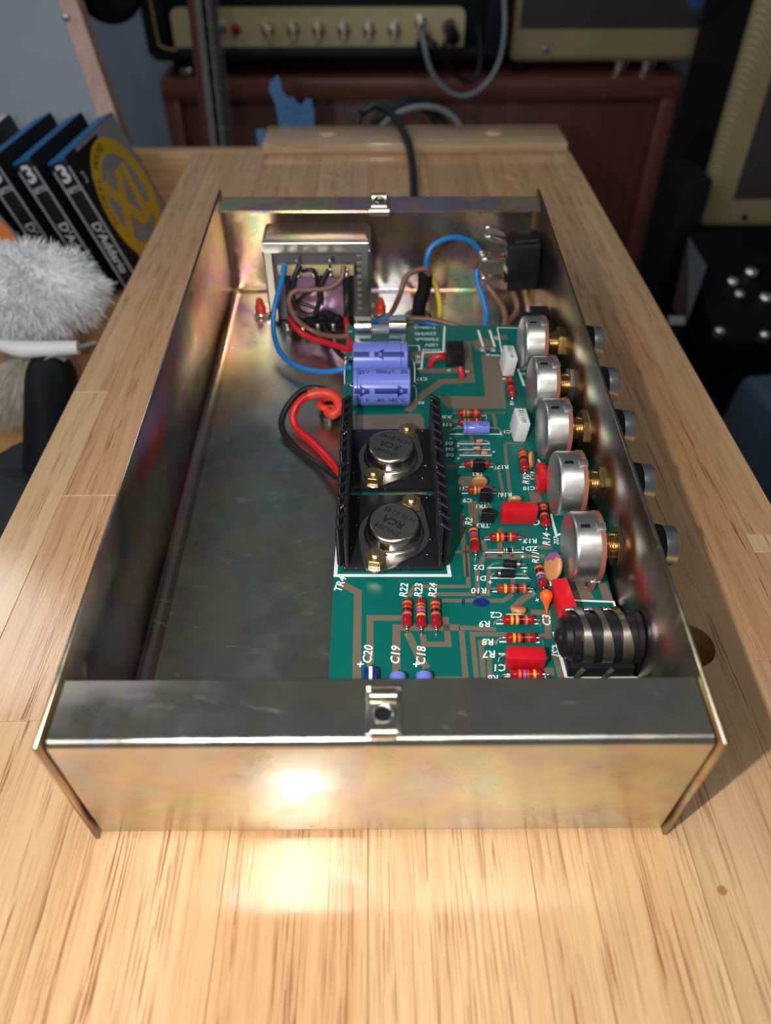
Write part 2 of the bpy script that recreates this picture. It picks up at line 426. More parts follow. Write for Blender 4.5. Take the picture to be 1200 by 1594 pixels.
M['goldpanel'] = mat('brushed_gold_panel', (.58, .49, .28), .42, .15)
M['goldpipe'] = mat('gold_piping', (.42, .31, .12), .5)
M['cream'] = mat('cream_knob', (.74, .70, .54), .35)
M['jewel'] = mat('red_jewel_lens', (.30, .01, .01), .15)
M['wall'] = mat('grey_blue_wall', (.20, .25, .315), .8, bump=(60, .3, 1))
M['ceiling'] = mat('room_floor_carpet', (.05, .05, .055), .9)
M['greyboard'] = mat('grey_painted_board', (.25, .29, .345), .6, bump=(40, .2, .5))
M['rawedge'] = wood('raw_board_edge', pores=False, axis='z', rough=.6)
M['neckwood'] = mat('dark_red_neck_wood', (.085, .024, .018), .35)
M['rosewood'] = mat('dark_fingerboard', (.014, .011, .011), .45)
M['fret'] = mat('fret_nickel', (.16, .17, .17), .4, .6)
M['tapeblue'] = mat('blue_masking_tape', (.08, .22, .46), .75, bump=(250, .5, 1))
M['rubber'] = mat('black_cable_jacket', (.010, .011, .012), .40)
M['braid'] = mat('grey_braided_cable', (.22, .23, .25), .5, .2, bump=(1200, .6, .4))
M['clearcable'] = mat('clear_grey_cable', (.20, .24, .28), .30)
M['fluff'] = mat('white_wool', (.82, .86, .89), .9, sheen=.3)
M['whiteplastic'] = mat('white_plastic', (.78, .80, .81), .35)
M['bristle'] = mat('fawn_bristle', (.52, .47, .38), .6)
M['ferrule'] = mat('grey_paint_spattered_ferrule', (.55, .54, .52), .40, .6, bump=(300, .4, .6))
M['packblack'] = mat('black_card', (.008, .009, .012), .45, spec=.25)
M['gear'] = mat('black_gear_paint', (.004, .006, .009), .5, spec=.12)
M['packgrey'] = mat('grey_card', (.27, .28, .31), .35)
M['packblue'] = mat('blue_card', (.006, .12, .33), .45, spec=.25)
M['packyellow'] = mat('yellow_ink', (.66, .42, .02), .40)
M['packwhite'] = mat('pale_ink', (.52, .60, .63), .45)
M['film'] = mat('clear_plastic_sleeve', (.38, .40, .44), .18)
M['orange'] = mat('orange_card', (.75, .20, .05), .4)
M['darkcloth'] = mat('dark_cloth', (.010, .012, .017), .9, bump=(900, .6, .6))
M['bluemesh'] = weave('blue_grey_mesh', (.085, .135, .20), (.02, .035, .055), 120.)
M['badge'] = mat('blue_badge', (.035, .12, .32), .3)
M['badgerim'] = mat('badge_rim', (.10, .14, .22), .3, .5)

# ================================================================== THE SETTING
def struct(name, mb, m, **kw):
    o = solo(name, mb, m, None, None, kind='structure', **kw); return o
mb = MB(); mb.b2((-2600, -1800, -900), (2600, 1700, -870)); struct('floor', mb, M['ceiling'])
mb = MB(); mb.b2((-2600, 1640, -870), (2600, 1700, 1700)); struct('wall_back', mb, M['wall'])

# ================================================================== WORKBENCH
bench = Thing('workbench', 'pale laminated rubberwood workbench with a tool trough along its left side', 'workbench', (0, 100, -870))
PALE = (.68, .475, .275); MID = (.615, .385, .21); TAN = (.615, .365, .19); RED = (.55, .31, .155); WARM = (.63, .41, .23)
def plank(x0, x1, y0, y1, col, holes=(), top=0.0, th=38):
    g = .12
    x0 += g / 2; x1 -= g / 2; y0 += g / 2; y1 -= g / 2
    mb = MB()
    if not holes:
        mb.b2((x0, y0, top - th), (x1, y1, top), bev=.18, seg=1)
    else:
        bm = mb.bm; edges = []
        def loop(pts):
            vs = [bm.verts.new((p[0], p[1], top)) for p in pts]
            for i in range(len(vs)): edges.append(bm.edges.new((vs[i], vs[(i + 1) % len(vs)])))
        loop([(x0, y0), (x1, y0), (x1, y1), (x0, y1)])
        for hx, hy, hr in holes: loop([(hx + hr * math.cos(2 * PI * k / 40), hy + hr * math.sin(2 * PI * k / 40)) for k in range(40)])
        r = bmesh.ops.triangle_fill(bm, use_beauty=True, use_dissolve=False, edges=edges, normal=(0, 0, 1))
        fs = [f for f in r['geom'] if isinstance(f, bmesh.types.BMFace)]
        e = bmesh.ops.extrude_face_region(bm, geom=fs)
        for v in [q for q in e['geom'] if isinstance(q, bmesh.types.BMVert)]: v.co.z -= th
    return bench.part('plank', mb, M['bench'], color=col)
cols = [(-153.5, -135.6, [(-420, 229, PALE), (229, 588, MID)]),
        (-135.6, -92, [(-420, 40, WARM), (40, 150, MID), (150, 420, TAN), (420, 588, MID)]),
        (-92, -44, [(-420, 300, WARM), (300, 588, TAN)]),
        (-44, -4, [(-420, 120, MID), (120, 588, WARM)]),
        (-4, 42, [(-420, 260, WARM), (260, 500, MID), (500, 588, TAN)]),
        (42, 88, [(-420, 75, WARM), (75, 460, PALE), (460, 588, RED)]),
        (88, 130, [(-420, 196 + 40, WARM), (236, 430, TAN), (430, 588, MID)]),
        (130, 150, [(-420, 60, MID), (60, 330, TAN), (330, 588, MID)]),
        (150, 167.2, [(-420, 112, WARM), (112, 122, PALE), (122, 372, MID), (372, 588, WARM)])]
for x0, x1, segs in cols:
    for y0, y1, c in segs:
        hs = [(109, 67, 9.7), (108, 196, 9.7)] if (x0 == 88 and y0 == -420) else ()
        plank(x0, x1, y0, y1, c, hs)
mb = MB(); mb.b2((-345, 588.1, -84), (167.2, 603, 0), bev=.8); bench.part('end_cap', mb, M['bench_x'], color=MID)
mb = MB(); mb.b2((-345, -420, -84), (-331, 588, 0), bev=.8); bench.part('side_rail', mb, M['bench'], color=TAN)
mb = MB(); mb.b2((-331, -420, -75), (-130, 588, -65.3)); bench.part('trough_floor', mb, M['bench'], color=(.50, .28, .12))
mb = MB(); mb.b2((-153.4, -420, -65.3), (-140, 588, -38.2)); bench.part('trough_rail', mb, M['bench'], color=MID)
for lx in (-300, 120):
    for ly in (-330, 540):
        mb = MB(); mb.b2((lx - 35, ly - 35, -870), (lx + 35, ly + 35, -75 if lx < 0 else -38), bev=2); bench.part('leg', mb, M['bench'], color=MID)
def plug(x, y, z, r, col):
    mb = MB(); mb.cyl((x, y, z - .2), (x, y, z + .25), r, 24, bev=.1); return mb, col
for px_, r in (((515, 273), 6.5), ((795, 275), 6.0)):
    p = W(*px_, z=0); mb, c = plug(p.x, p.y, 0, r, None); bench.part('plug', mb, M['plug'], color=(.60, .34, .18))
mb = MB(); p = W(1124, 1386, z=0); mb.cyl((p.x, p.y, -.2), (p.x, p.y, .06), 1.3, 16); bench.part('knot', mb, M['plug'], color=(.40, .20, .08))
jaw = Thing('end_board', 'raised pale board with two round plugs across the far end of the workbench', 'board', (35, 606, 0))
mb = MB(); mb.b2((-93.5, 581, .15), (163.6, 631, 8.2), bev=.9); jaw.part('board', mb, M['bench_x'], color=(.52, .37, .24))
for px_ in ((510, 208), (768, 207)):
    p = W(*px_, z=8.2); mb, c = plug(p.x, p.y, 8.2, 7.0, None); jaw.part('plug', mb, M['plug'], color=(.82, .58, .38))

# ================================================================== CHASSIS
ZT = 54.4; ZS = 55.8; DEP = 307.0
chs = Thing('amplifier_chassis', 'open yellow zinc-plated steel amplifier chassis lying on the pale workbench', 'chassis', (0, 153, 0), MCH)
def arc(cx, cy, r, a0, a1, n=6):
    return [(cx + r * math.cos(math.radians(a0 + (a1 - a0) * k / n)), cy + r * math.sin(math.radians(a0 + (a1 - a0) * k / n))) for k in range(n + 1)]
def bent(prof_center, th):
    """closed outline of a sheet whose outer face follows the polyline; offset to its left by th"""
    P = [Vector(p) for p in prof_center]; off = []
    for i, p in enumerate(P):
        d0 = (p - P[i - 1]).normalized() if i else None; d1 = (P[i + 1] - p).normalized() if i < len(P) - 1 else None
        d0 = d0 or d1; d1 = d1 or d0
        m = Vector((-(d0.y + d1.y), d0.x + d1.x)); m = m.normalized() if m.length > 1e-6 else Vector((-d0.y, d0.x))
        k = th / max(.4, m.dot(Vector((-d0.y, d0.x)))); off.append(p + m * k)
    return [tuple(p) for p in P] + [tuple(p) for p in reversed(off)]
# side panels: wall with a rolled lower bend (x, z) swept along y
for s in (-1, 1):
    mb = MB(); mb.b2((min(s * 82.5, s * 81.3), 0, 0), (max(s * 82.5, s * 81.3), DEP, ZS), bev=.12, seg=1)
    mb.sweep([(81.4, 0), (81.4, 4.6)] + arc(77.9, 4.7, 3.5, 0, -90)[1:] + [(76, 1.2), (76, 0)], (0, 4.6, 0), (0, 1, 0), DEP - 9.2, (s, 0, 0), (0, 0, 1))
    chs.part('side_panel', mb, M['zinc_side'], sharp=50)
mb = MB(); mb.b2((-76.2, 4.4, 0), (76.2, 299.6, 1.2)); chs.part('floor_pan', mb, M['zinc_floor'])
def end_panel(rear):
    y0 = 1.3; R1 = 3.0; R2 = 2.6
    pr = [(6, 0), (y0 + R1, 0)] + arc(y0 + R1, R1, R1, -90, -180)[1:] + arc(y0 + R2, ZT - R2, R2, 180, 90) + [(19.0, ZT)]
    pr = bent(pr, -1.2)
    mb = MB()
    if rear: mb.sweep(pr, (-80.2, DEP - 2.4, 0), (1, 0, 0), 160.4, (0, -1, 0), (0, 0, 1))
    else: mb.sweep(pr, (-80.2, 0, 0), (1, 0, 0), 160.4, (0, 1, 0), (0, 0, 1))
    return chs.part('rear_panel' if rear else 'front_panel', mb, M['zinc_rear' if rear else 'zinc'], sharp=50)
end_panel(False); end_panel(True)
def screw_clip(x, s, yin, yhole, w, tag_, LL=14):
    """sprung U-clip nut pushed over a flange whose inner edge is yin; s = direction from edge into the flange"""
    t = Thing('clip_nut', tag_, 'clip', (x, yin, ZT - 2), MCH, 'sprung clip nuts on the chassis flanges')
    d = -s
    mb = MB(); L = LL
    mb.box((x, yin + s * L / 2, ZT + .45), (w, L, .8), bev=.2)
    mb.sweep(bent(arc(0, ZT - .6, 1.5, 90, -90, 8), .7), (x - w / 2, yin - s * .2, 0), (1, 0, 0), w, (0, d, 0), (0, 0, 1))
    mb.box((x, yin + s * 4, ZT - 2.0), (w, 8, .7), bev=.2)
    t.part('clip', mb, M['zinc'])
    mb = MB(); mb.sweep(bent(arc(0, 0, 1.3, 200, -20, 8), .6), (x - w * .36, yin + s * (L - .6), ZT + .5), (1, 0, 0), w * .72, (0, 1, 0), (0, 0, 1)); t.part('rolled_tab', mb, M['zinc'])
    mb = MB(); mb.sweep(bent(arc(0, 0, 1.3, 200, -20, 8), .6), (x - w * .38, yin + s * 1.8, ZT + .7), (1, 0, 0), w * .76, (0, 1, 0), (0, 0, 1)); t.part('rolled_tab', mb, M['zinc'])
    mb = MB(); yh = yin + s * yhole; prof = [(-1.0, 2.05), (-.3, 2.3), (.8, 2.7), (1.4, 2.75), (1.5, 2.4)]
    for k in range(5): prof += [(1.35 - k * .45, 2.05), (1.15 - k * .45, 2.3)]
    mb.lathe(prof, (x, yh, ZT + .6), (0, s * .0, 1), n=28, cap=False); t.part('threaded_collar', mb, M['nickel'])
    mb = MB(); mb.cyl((x, yh, ZT + .62), (x, yh, ZT + .9), 2.35, 24); t.part('hole', mb, M['black'])  # black disc painted in for the dark inside; the flange is not pierced
pf = ch(597, 1108, z=ZT); screw_clip(pf.x, -1, 15.6, 7.2, 8.6, 'sprung clip nut with a threaded hole in the middle of the near chassis flange', 12)
pr_ = ch(590, 322, z=ZT); screw_clip(pr_.x, 1, DEP - 2.4 - 18.6, 8, 10.0, 'sprung clip nut over the far chassis flange above the transformer')

# ================================================================== CIRCUIT BOARD
ZB = 13.0
BX0, BX1, BY0, BY1 = -16.6, 80.2, 21.0, 247.0
board = Thing('circuit_board', 'green printed circuit board with soldered components and white lettering inside the chassis', 'circuit board', (32, 134, ZB - 1.6), MCH)
mb = MB(); mb.b2((BX0, BY0, ZB - 1.6), (BX1, BY1, ZB), mi=0); board.part('board', mb, M['pcb'])
for sx, sy in ((-12, 30), (-12, 238), (60, 30), (60, 240)):
    mb = MB(); mb.cyl((sx, sy, 1.2), (sx, sy, ZB - 1.6), 3, 6); board.part('standoff', mb, M['brass'])
def bp(u, v, z=ZB): p = ch(u, v, z=z); return (p.x, p.y)
def trace(pts, w, z=ZB + .03):
    P = [bp(*q) for q in pts]; mb = MB(); mb.strip(P, w, z); board.part('copper_trace', mb, M['trace'], sharp=0)
TR = [([(530, 908), (541, 914), (557, 922), (555, 1058)], 2.7), ([(576, 1056), (576, 962), (627, 962)], 2.3), ([(617, 1056), (617, 977), (716, 977)], 2.6),
      ([(633, 985), (637, 990), (653, 1025), (665, 1040)], 2.4), ([(658, 988), (660, 1003), (698, 1003), (694, 964), (680, 964)], 2.0),
      ([(636, 930), (645, 913), (729, 913), (727, 850)], 1.5), ([(665, 925), (760, 925), (762, 880)], 1.5), ([(688, 935), (783, 935), (798, 925)], 1.6),
      ([(772, 980), (718, 977), (725, 1057), (672, 1057)], 1.8), ([(800, 988), (735, 987), (742, 1057)], 1.7), ([(774, 1000), (748, 1000), (753, 1057)], 1.7),
      ([(761, 1020), (763, 1057)], 1.6), ([(826, 953), (852, 954), (853, 990), (838, 992)], 2.2), ([(832, 922), (812, 934), (796, 950)], 2.4), ([(798, 908), (797, 850)], 1.5),
      ([(750, 531), (759, 567), (768, 624)], 1.0), ([(726, 531), (733, 592), (688, 594), (655, 617), (634, 640)], 3.6),
      ([(652, 577), (712, 577)], 3.6), ([(640, 552), (690, 552)], 5.0), ([(566, 660), (660, 660)], 9.5), ([(548, 640), (548, 674)], 3.0), ([(590, 774), (664, 772)], 4.0), ([(770, 525), (790, 525)], 4.0),
      ([(786, 691), (789, 725), (794, 770)], 1.3), ([(776, 733), (780, 752), (785, 775)], 1.2), ([(814, 690), (786, 690)], 1.4), ([(693, 726), (738, 726)], 2.2), ([(713, 749), (735, 749)], 5.5),
      ([(735, 780), (738, 815)], 3.6), ([(719, 800), (721, 845), (727, 898)], 1.7), ([(708, 859), (732, 859)], 1.5), ([(752, 838), (756, 860), (747, 880)], 1.8), ([(778, 822), (778, 868)], 1.7),
      ([(755, 866), (848, 866)], 2.0), ([(834, 852), (860, 852)], 1.6), ([(766, 642), (770, 652), (771, 668)], 1.6), ([(733, 678), (735, 690)], 1.6), ([(756, 642), (786, 643)], 1.0),
      ([(742, 885), (744, 930)], 1.7), ([(865, 1020), (874, 1056)], 2.2), ([(690, 655), (730, 655)], 1.0), ([(830, 1045), (862, 1046)], 3.0)]
for q, w in TR: trace(q, w)
for pts in ([(749, 553), (777, 553), (783, 590), (788, 636), (697, 636), (682, 617), (755, 617)], [(884, 905), (910, 900), (925, 932), (880, 934)], [(930, 905), (942, 905), (956, 938), (940, 938)], [(556, 646), (655, 644), (663, 674), (556, 674)], [(822, 765), (840, 768), (846, 782), (828, 784)], [(742, 790), (762, 784), (770, 796), (748, 803)], [(735, 530), (760, 527), (772, 545), (740, 546)]):
    mb = MB(); mb.poly([(*bp(*q), ZB + .025) for q in pts]); board.part('copper_pour', mb, M['trace'], sharp=0)
# white legend: outlines and lettering
ZK = ZB + .07
def silk_line(pts, w=.55, name='legend_line'):
    P = [bp(*q) for q in pts]; mb = MB(); mb.strip(P, w, ZK); board.part(name, mb, M['silk'], sharp=0)
def silk(body, u, v, size, ang=180, bold=.030, shear=.15, space=1.0, m='silk'):
    x, y = bp(u, v); a = math.radians(ang)
    mb = MB(); add_text(mb, body, size, plane_map((x, y, ZK + .02), (math.cos(a), math.sin(a), 0), (-math.sin(a), math.cos(a), 0)), bold=bold * size, shear=shear, space=space)
    board.part('legend', mb, M[m], sharp=0, recalc=False)
silk_line([(531, 770), (527, 830), (522, 896), (700, 896), (697, 876)], 1.3)
silk_line([(680, 640), (697, 876)], .5)
for a, b in (((700, 676), (782, 676)), ((712, 691), (762, 691)), ((712, 700), (763, 700)), ((715, 709), (765, 709)), ((714, 727), (768, 727)), ((716, 768), (772, 768)), ((752, 840), (812, 840)), ((755, 860), (816, 860)),
             ((758, 884), (820, 884)), ((763, 900), (825, 900)), ((766, 921), (828, 921)), ((788, 957), (816, 956)), ((772, 971), (838, 971)), ((777, 999), (840, 1000)), ((776, 1018), (846, 1020)), ((783, 1053), (850, 1054)), ((713, 647), (756, 647)), ((712, 664), (752, 664))):
    silk_line([a, b], .62)
silk_line([(838, 715), (844, 733)], 1.0); silk_line([(857, 800), (866, 834), (873, 831)], 1.0); silk_line([(851, 897), (858, 912)], 1.0); silk_line([(862, 984), (881, 1053), (1000, 1056)], 1.1)
silk_line([(874, 934), (955, 937), (957, 944)], .8); silk_line([(744, 514), (752, 540)], 1.1); silk_line([(762, 514), (770, 540)], 1.1); silk_line([(790, 554), (764, 553)], .6)
silk_line([(774, 510), (806, 511)], .6); silk_line([(774, 510), (782, 555)], .6); silk_line([(806, 574), (816, 601)], 1.0); silk_line([(692, 508), (690, 548), (658, 549), (656, 574), (650, 574)], .9); silk_line([(625, 538), (652, 538), (653, 546)], .5)
for bdy, u, v, sz, an in (('R20', 694, 649, 2.2, 178), ('R19', 697, 661, 2.2, 178), ('D5', 699, 690, 1.9, 178), ('D4', 700, 699, 1.9, 178), ('D3', 701, 708, 1.9, 178), ('R17', 783, 727, 2.2, 182), ('C14', 787, 672, 2.1, 182),
        ('C11', 723, 760, 2.0, 180), ('R16', 788, 770, 2.2, 180), ('C9', 728, 779, 2.2, 180), ('R13', 826, 842, 2.3, 180), ('ZD1', 824, 854, 2.3, 180), ('R2', 730, 812, 2.6, 80), ('R18', 819, 746, 2.6, 82), ('C13', 829, 741, 2.0, 75),
        ('C10', 824, 760, 2.1, 182), ('R14', 851, 840, 2.8, 82), ('207', 866, 842, 1.9, 80), ('R11', 834, 868, 2.6, 82), ('D2', 746, 883, 2.3, 181), ('D1', 749, 900, 2.3, 181), ('R10', 746, 919, 2.5, 180), ('C2', 773, 957, 2.5, 180),
        ('R9', 755, 971, 2.6, 180), ('R8', 760, 999, 2.6, 180), ('R7', 762, 1018, 2.8, 180), ('C1', 778, 1039, 2.6, 180), ('R6', 768, 1055, 2.3, 180), ('C3', 851, 966, 2.8, 82), ('JS2', 866, 1014, 2.7, 80),
        ('R22', 629, 919, 2.8, 84), ('R23', 652, 919, 2.8, 84), ('R24', 674, 919, 2.8, 84), ('C20', 573, 1019, 3.0, 85), ('C19', 616, 1020, 3.0, 86), ('C18', 656, 1021, 3.0, 86), ('TR4', 530, 910, 2.9, 76),
        ('+', 560, 1035, 3.0, 0), ('+', 647, 1035, 3.0, 0), ('+', 701, 683, 1.7, 0), ('+', 713, 695, 1.7, 0), ('+', 768, 704, 1.7, 0), ('+', 713, 714, 1.7, 0), ('+', 813, 867, 2.0, 0), ('+', 816, 890, 2.0, 0), ('+', 762, 907, 2.2, 0), ('+', 836, 935, 2.2, 30),
        ('+', 698, 577, 2.6, 0), ('o', 726, 578, 2.6, 0), ('o', 759, 552, 2.4, 0), ('C17', 657, 590, 2.2, 180), ('+', 648, 597, 1.6, 0), ('R5', 656, 627, 1.8, 180), ('R12', 817, 582, 1.9, 180), ('R', 785, 590, 1.8, 90), ('R4', 797, 628, 1.8, 90), ('R3', 751, 545, 2.0, 95), ('R1', 768, 545, 2.0, 95), ('C5', 773, 527, 1.8, 90),
        ('C16', 542, 557, 1.6, 180), ('F1', 545, 516, 1.6, 180), ('TR2', 744, 738, 1.9, 180), ('TR1', 749, 788, 2.0, 180), ('TR3', 752, 818, 2.2, 180), ('C', 836, 813, 2.8, 180)):
    silk(bdy, u, v, sz, an)
for bdy, u, v, sz in (('T100mA', 661, 510, 2.3), ('220/240', 662, 519.5, 2.4), ('T500mA', 665, 528, 2.4), ('120V', 672, 537, 2.4), ('RANGE', 671, 545, 2.0)):
    silk(bdy, u, v, sz, 180, shear=0, bold=.008)
silk('FUSE', 650, 560, 2.2, 270, shear=0)
silk('9', 722, 939, 2.0, 178, m='blueprint'); silk('8', 722, 935, 2.0, 178, m='blueprint')
p = bp(749, 938)
mb = MB(); mb.lathe([(0, 2.0), (.05, 2.0)], (0, 0, 0), (0, 0, 1), n=20)
for v in mb.bm.verts: v.co = Vector((p[0] + v.co.x * 1.45, p[1] + v.co.y * .95, ZK + v.co.z))
board.part('ink_blot', mb, M['blueprint'])

# ------------------------------------------------------------------ soldered components (parts of the board, their bands and leads one level deeper)
GOLD = (.44, .22, .045); YEL = (.74, .43, .05); REDB = (.62, .05, .015); ORG = (.80, .13, .02); BRN = (.30, .10, .05); BLK = (.012, .01, .01); VIO = (.40, .10, .48); BLU = (.03, .14, .45); GRN = (.12, .30, .12); GRY = (.42, .36, .38); TANB = (.48, .17, .10)
def res_prof(L, r):
    b = L * .27
    return [(0, .35 * r), (.15, .75 * r), (.5, .96 * r), (1.0, r), (b * .75, r), (b, r * .93), (L - b, r * .93), (L - b * .75, r), (L - 1.0, r), (L - .5, .96 * r), (L - .15, .75 * r), (L, .35 * r)]
def resistor(a, b, bands, label, r=1.72, z0=None, col=(.36, .008, .015), lead=2.6, dz=0.0, rad=1.0):
    """a, b = picture points of the body's ends; bands = [(fraction, colour)]"""
    zc = ZB + r + .45
    A = ch(*a, z=zc); B = ch(*b, z=zc); B.z += dz; ax = (B - A); L = ax.length; ax.normalize()
    mb = MB(); mb.lathe(res_prof(L, r), A, ax, n=24)
    body = board.part('resistor', mb, M['resistor'], label=label, color=col)
    prof = res_prof(L, r)
    for f, c in bands:
        t = f * L; w = L * .042 * (1.0)
        rr = r * .935 if .3 < f < .7 else (r * .97 if .22 < f < .78 else r * 1.0)
        mb = MB(); mb.lathe([(t - w, rr * .995), (t - w, rr + .03), (t + w, rr + .03), (t + w, rr * .995)], A, ax, n=24, cap=False)
        board.part('colour_band', mb, M['band'], parent=body, color=c)
    for P0, d in ((A, -ax), (B, ax)):
        mb = MB(); q = P0 + d * lead
        mb.tube([P0 - d * .3, P0 + d * (lead * .55), P0 + d * (lead * .92) - Vector((0, 0, .8)), Vector((q.x, q.y, ZB))], .33, n=8, smooth=4)
        board.part('lead', mb, M['lead'], parent=body)
def hres(x0, x1, y, bands, label, **kw):
    bd = [((b[0] - x0) / (x1 - x0), b[1]) for b in bands]; resistor((x0, y), (x1, y), bd, label, **kw)
def vres(a, b, bands, label, **kw):
    bd = [((q[0] - a[1]) / (b[1] - a[1]), q[1]) for q in bands]; resistor(a, b, bd, label, **kw)
hres(713, 749, 643, [(722, GOLD), (728, GRN), (739, REDB), (741, YEL)], 'red resistor with a green band beside the R20 mark, furthest of the row', r=1.75)
hres(714, 750, 657.5, [(723, GOLD), (729, GRN), (742, YEL)], 'red resistor half hidden behind the small blue capacitor', r=1.75)
hres(723, 762, 722, [(734, GOLD), (745, ORG), (752, BLK)], 'red resistor behind a black transistor by the R17 mark', r=1.7)
hres(728, 767, 763, [(739, YEL), (745, TANB), (750, ORG), (757, BLU)], 'red resistor with a blue band by the R16 mark', r=1.7, col=(.34, .03, .02))
hres(762.5, 805.5, 836, [(774, YEL), (781, ORG), (787, BLK), (794, GOLD)], 'red resistor by the R13 mark, just in front of the large red block capacitor')
hres(773, 821, 916, [(786, YEL), (797, TANB), (805, BLK), (815, TANB)], 'brownish red resistor by the R10 mark, below the two black diodes', col=(.30, .035, .022))
hres(782.5, 831, 965, [(796, YEL), (804, YEL), (810.5, BLK), (818.5, TANB)], 'red resistor with two yellow bands by the R9 mark')
hres(787, 834.5, 993, [(799.5, YEL), (807, ORG), (814, BLK), (822, BRN)], 'red resistor with an orange band by the R8 mark')
hres(790, 840, 1021, [(802, YEL), (812, BLK)], 'red resistor hidden behind the near red block capacitor by the R7 mark')
hres(794, 844, 1050, [(808, ORG), (815.5, VIO), (821, REDB), (831, YEL)], 'red resistor with a violet band nearest the front flange')
vres((634, 934), (633.5, 974), [(941, GOLD), (948, REDB), (951.5, BLK), (958, TANB)], 'red resistor by the R22 mark, leftmost of three standing in a row', lead=1.8)
vres((654.5, 934), (656, 975), [(943.5, GOLD), (949, TANB), (954, VIO), (960, YEL)], 'red resistor by the R23 mark with violet and yellow bands, middle of three', lead=1.8)
vres((677, 934), (679, 975), [(942, GOLD), (948.5, REDB), (953, BLK), (958.5, TANB)], 'red resistor by the R24 mark, rightmost of three standing in a row', lead=1.8)
vres((736, 822), (740, 858), [(828, YEL), (834, VIO), (838, REDB), (843, GOLD)], 'red resistor beside the heatsink by the R2 mark', lead=2.0)
vres((813, 702), (817, 732), [(708, GOLD), (712, ORG), (716, BLK), (720, BRN)], 'red resistor by the R18 mark beside a thin orange disc', lead=2.0)
vres((844, 784), (850, 818), [(791, GOLD), (796, REDB), (800, BLK), (804, TANB)], 'red resistor by the R14 mark beside the large red block capacitor', lead=2.2)
vres((838, 880), (846, 915), [(886, GOLD), (891, BLK), (896.5, GRY), (902, BLU)], 'dark red resistor with a blue band behind the orange bead capacitor', lead=1.6, col=(.27, .012, .015))
vres((793, 588), (797, 616), [(595, REDB), (601, BLK), (606, REDB)], 'red resistor between the two white box capacitors', lead=2.0)

def axial(kind, a, b, r, la, lb, label, m, zc=None, marks=(), end_black=None, sag=1.2):
    zc = zc if zc is not None else ZB + r + .5
    A = ch(*a, z=zc); B = ch(*b, z=zc); ax = B - A; L = ax.length; ax.normalize()
    mb = MB(); mb.lathe([(0, r * .55), (.12, r * .9), (.35, r), (L - .35, r), (L - .12, r * .9), (L, r * .55)], A, ax, n=20)
    body = board.part(kind, mb, m, label=label)
    for f0, f1, mm in marks:
        mb = MB(); mb.lathe([(f0 * L, r * .99), (f0 * L, r + .04), (f1 * L, r + .04), (f1 * L, r * .99)], A, ax, n=20, cap=False); board.part('band', mb, mm, parent=body)
    for P0, e in ((A, la), (B, lb)):
        E_ = ch(*e, z=ZB); mid = P0 * .45 + E_ * .55; mid.z = zc + (sag if kind != 'zz' else 0) * .2
        mb = MB(); mb.tube([P0 + (P0 - (A + B) / 2).normalized() * -.2, mid, E_ + (P0 - E_).normalized() * .35 + Vector((0, 0, .5)), E_], .28, n=8, smooth=5); board.part('lead', mb, M['lead'], parent=body)
    return body
axial('diode', (738, 687.5), (751, 685.5), .72, (711, 690), (763, 691), 'tiny orange glass diode by the D5 mark', M['glass_diode'], marks=[(.02, .2, M['black'])])
axial('diode', (736, 698), (749.5, 697), .72, (713, 700), (764, 700), 'tiny orange glass diode by the D4 mark', M['glass_diode'], marks=[(.8, .98, M['black'])])
axial('diode', (746, 705), (758.5, 705), .72, (714, 709), (766, 709), 'tiny orange glass diode by the D3 mark', M['glass_diode'], marks=[(.02, .2, M['black'])])
axial('diode', (783, 856.5), (798, 856.5), .85, (753, 860), (817, 861), 'small black diode with an orange tip by the ZD1 mark', M['black'], marks=[(.03, .15, M['glass_diode']), (.30, .38, M['silk']), (.92, .98, M['silk'])])
axial('diode', (783, 877), (810, 879), 1.45, (758, 884), (822, 884), 'black rectifier diode with a grey band by the D2 mark', M['black_matte'], marks=[(.78, .95, M['nickel'])])
axial('diode', (773.5, 893), (801, 893.5), 1.45, (762, 900), (826, 901), 'black rectifier diode with a grey band by the D1 mark', M['black_matte'], marks=[(.04, .18, M['nickel'])])

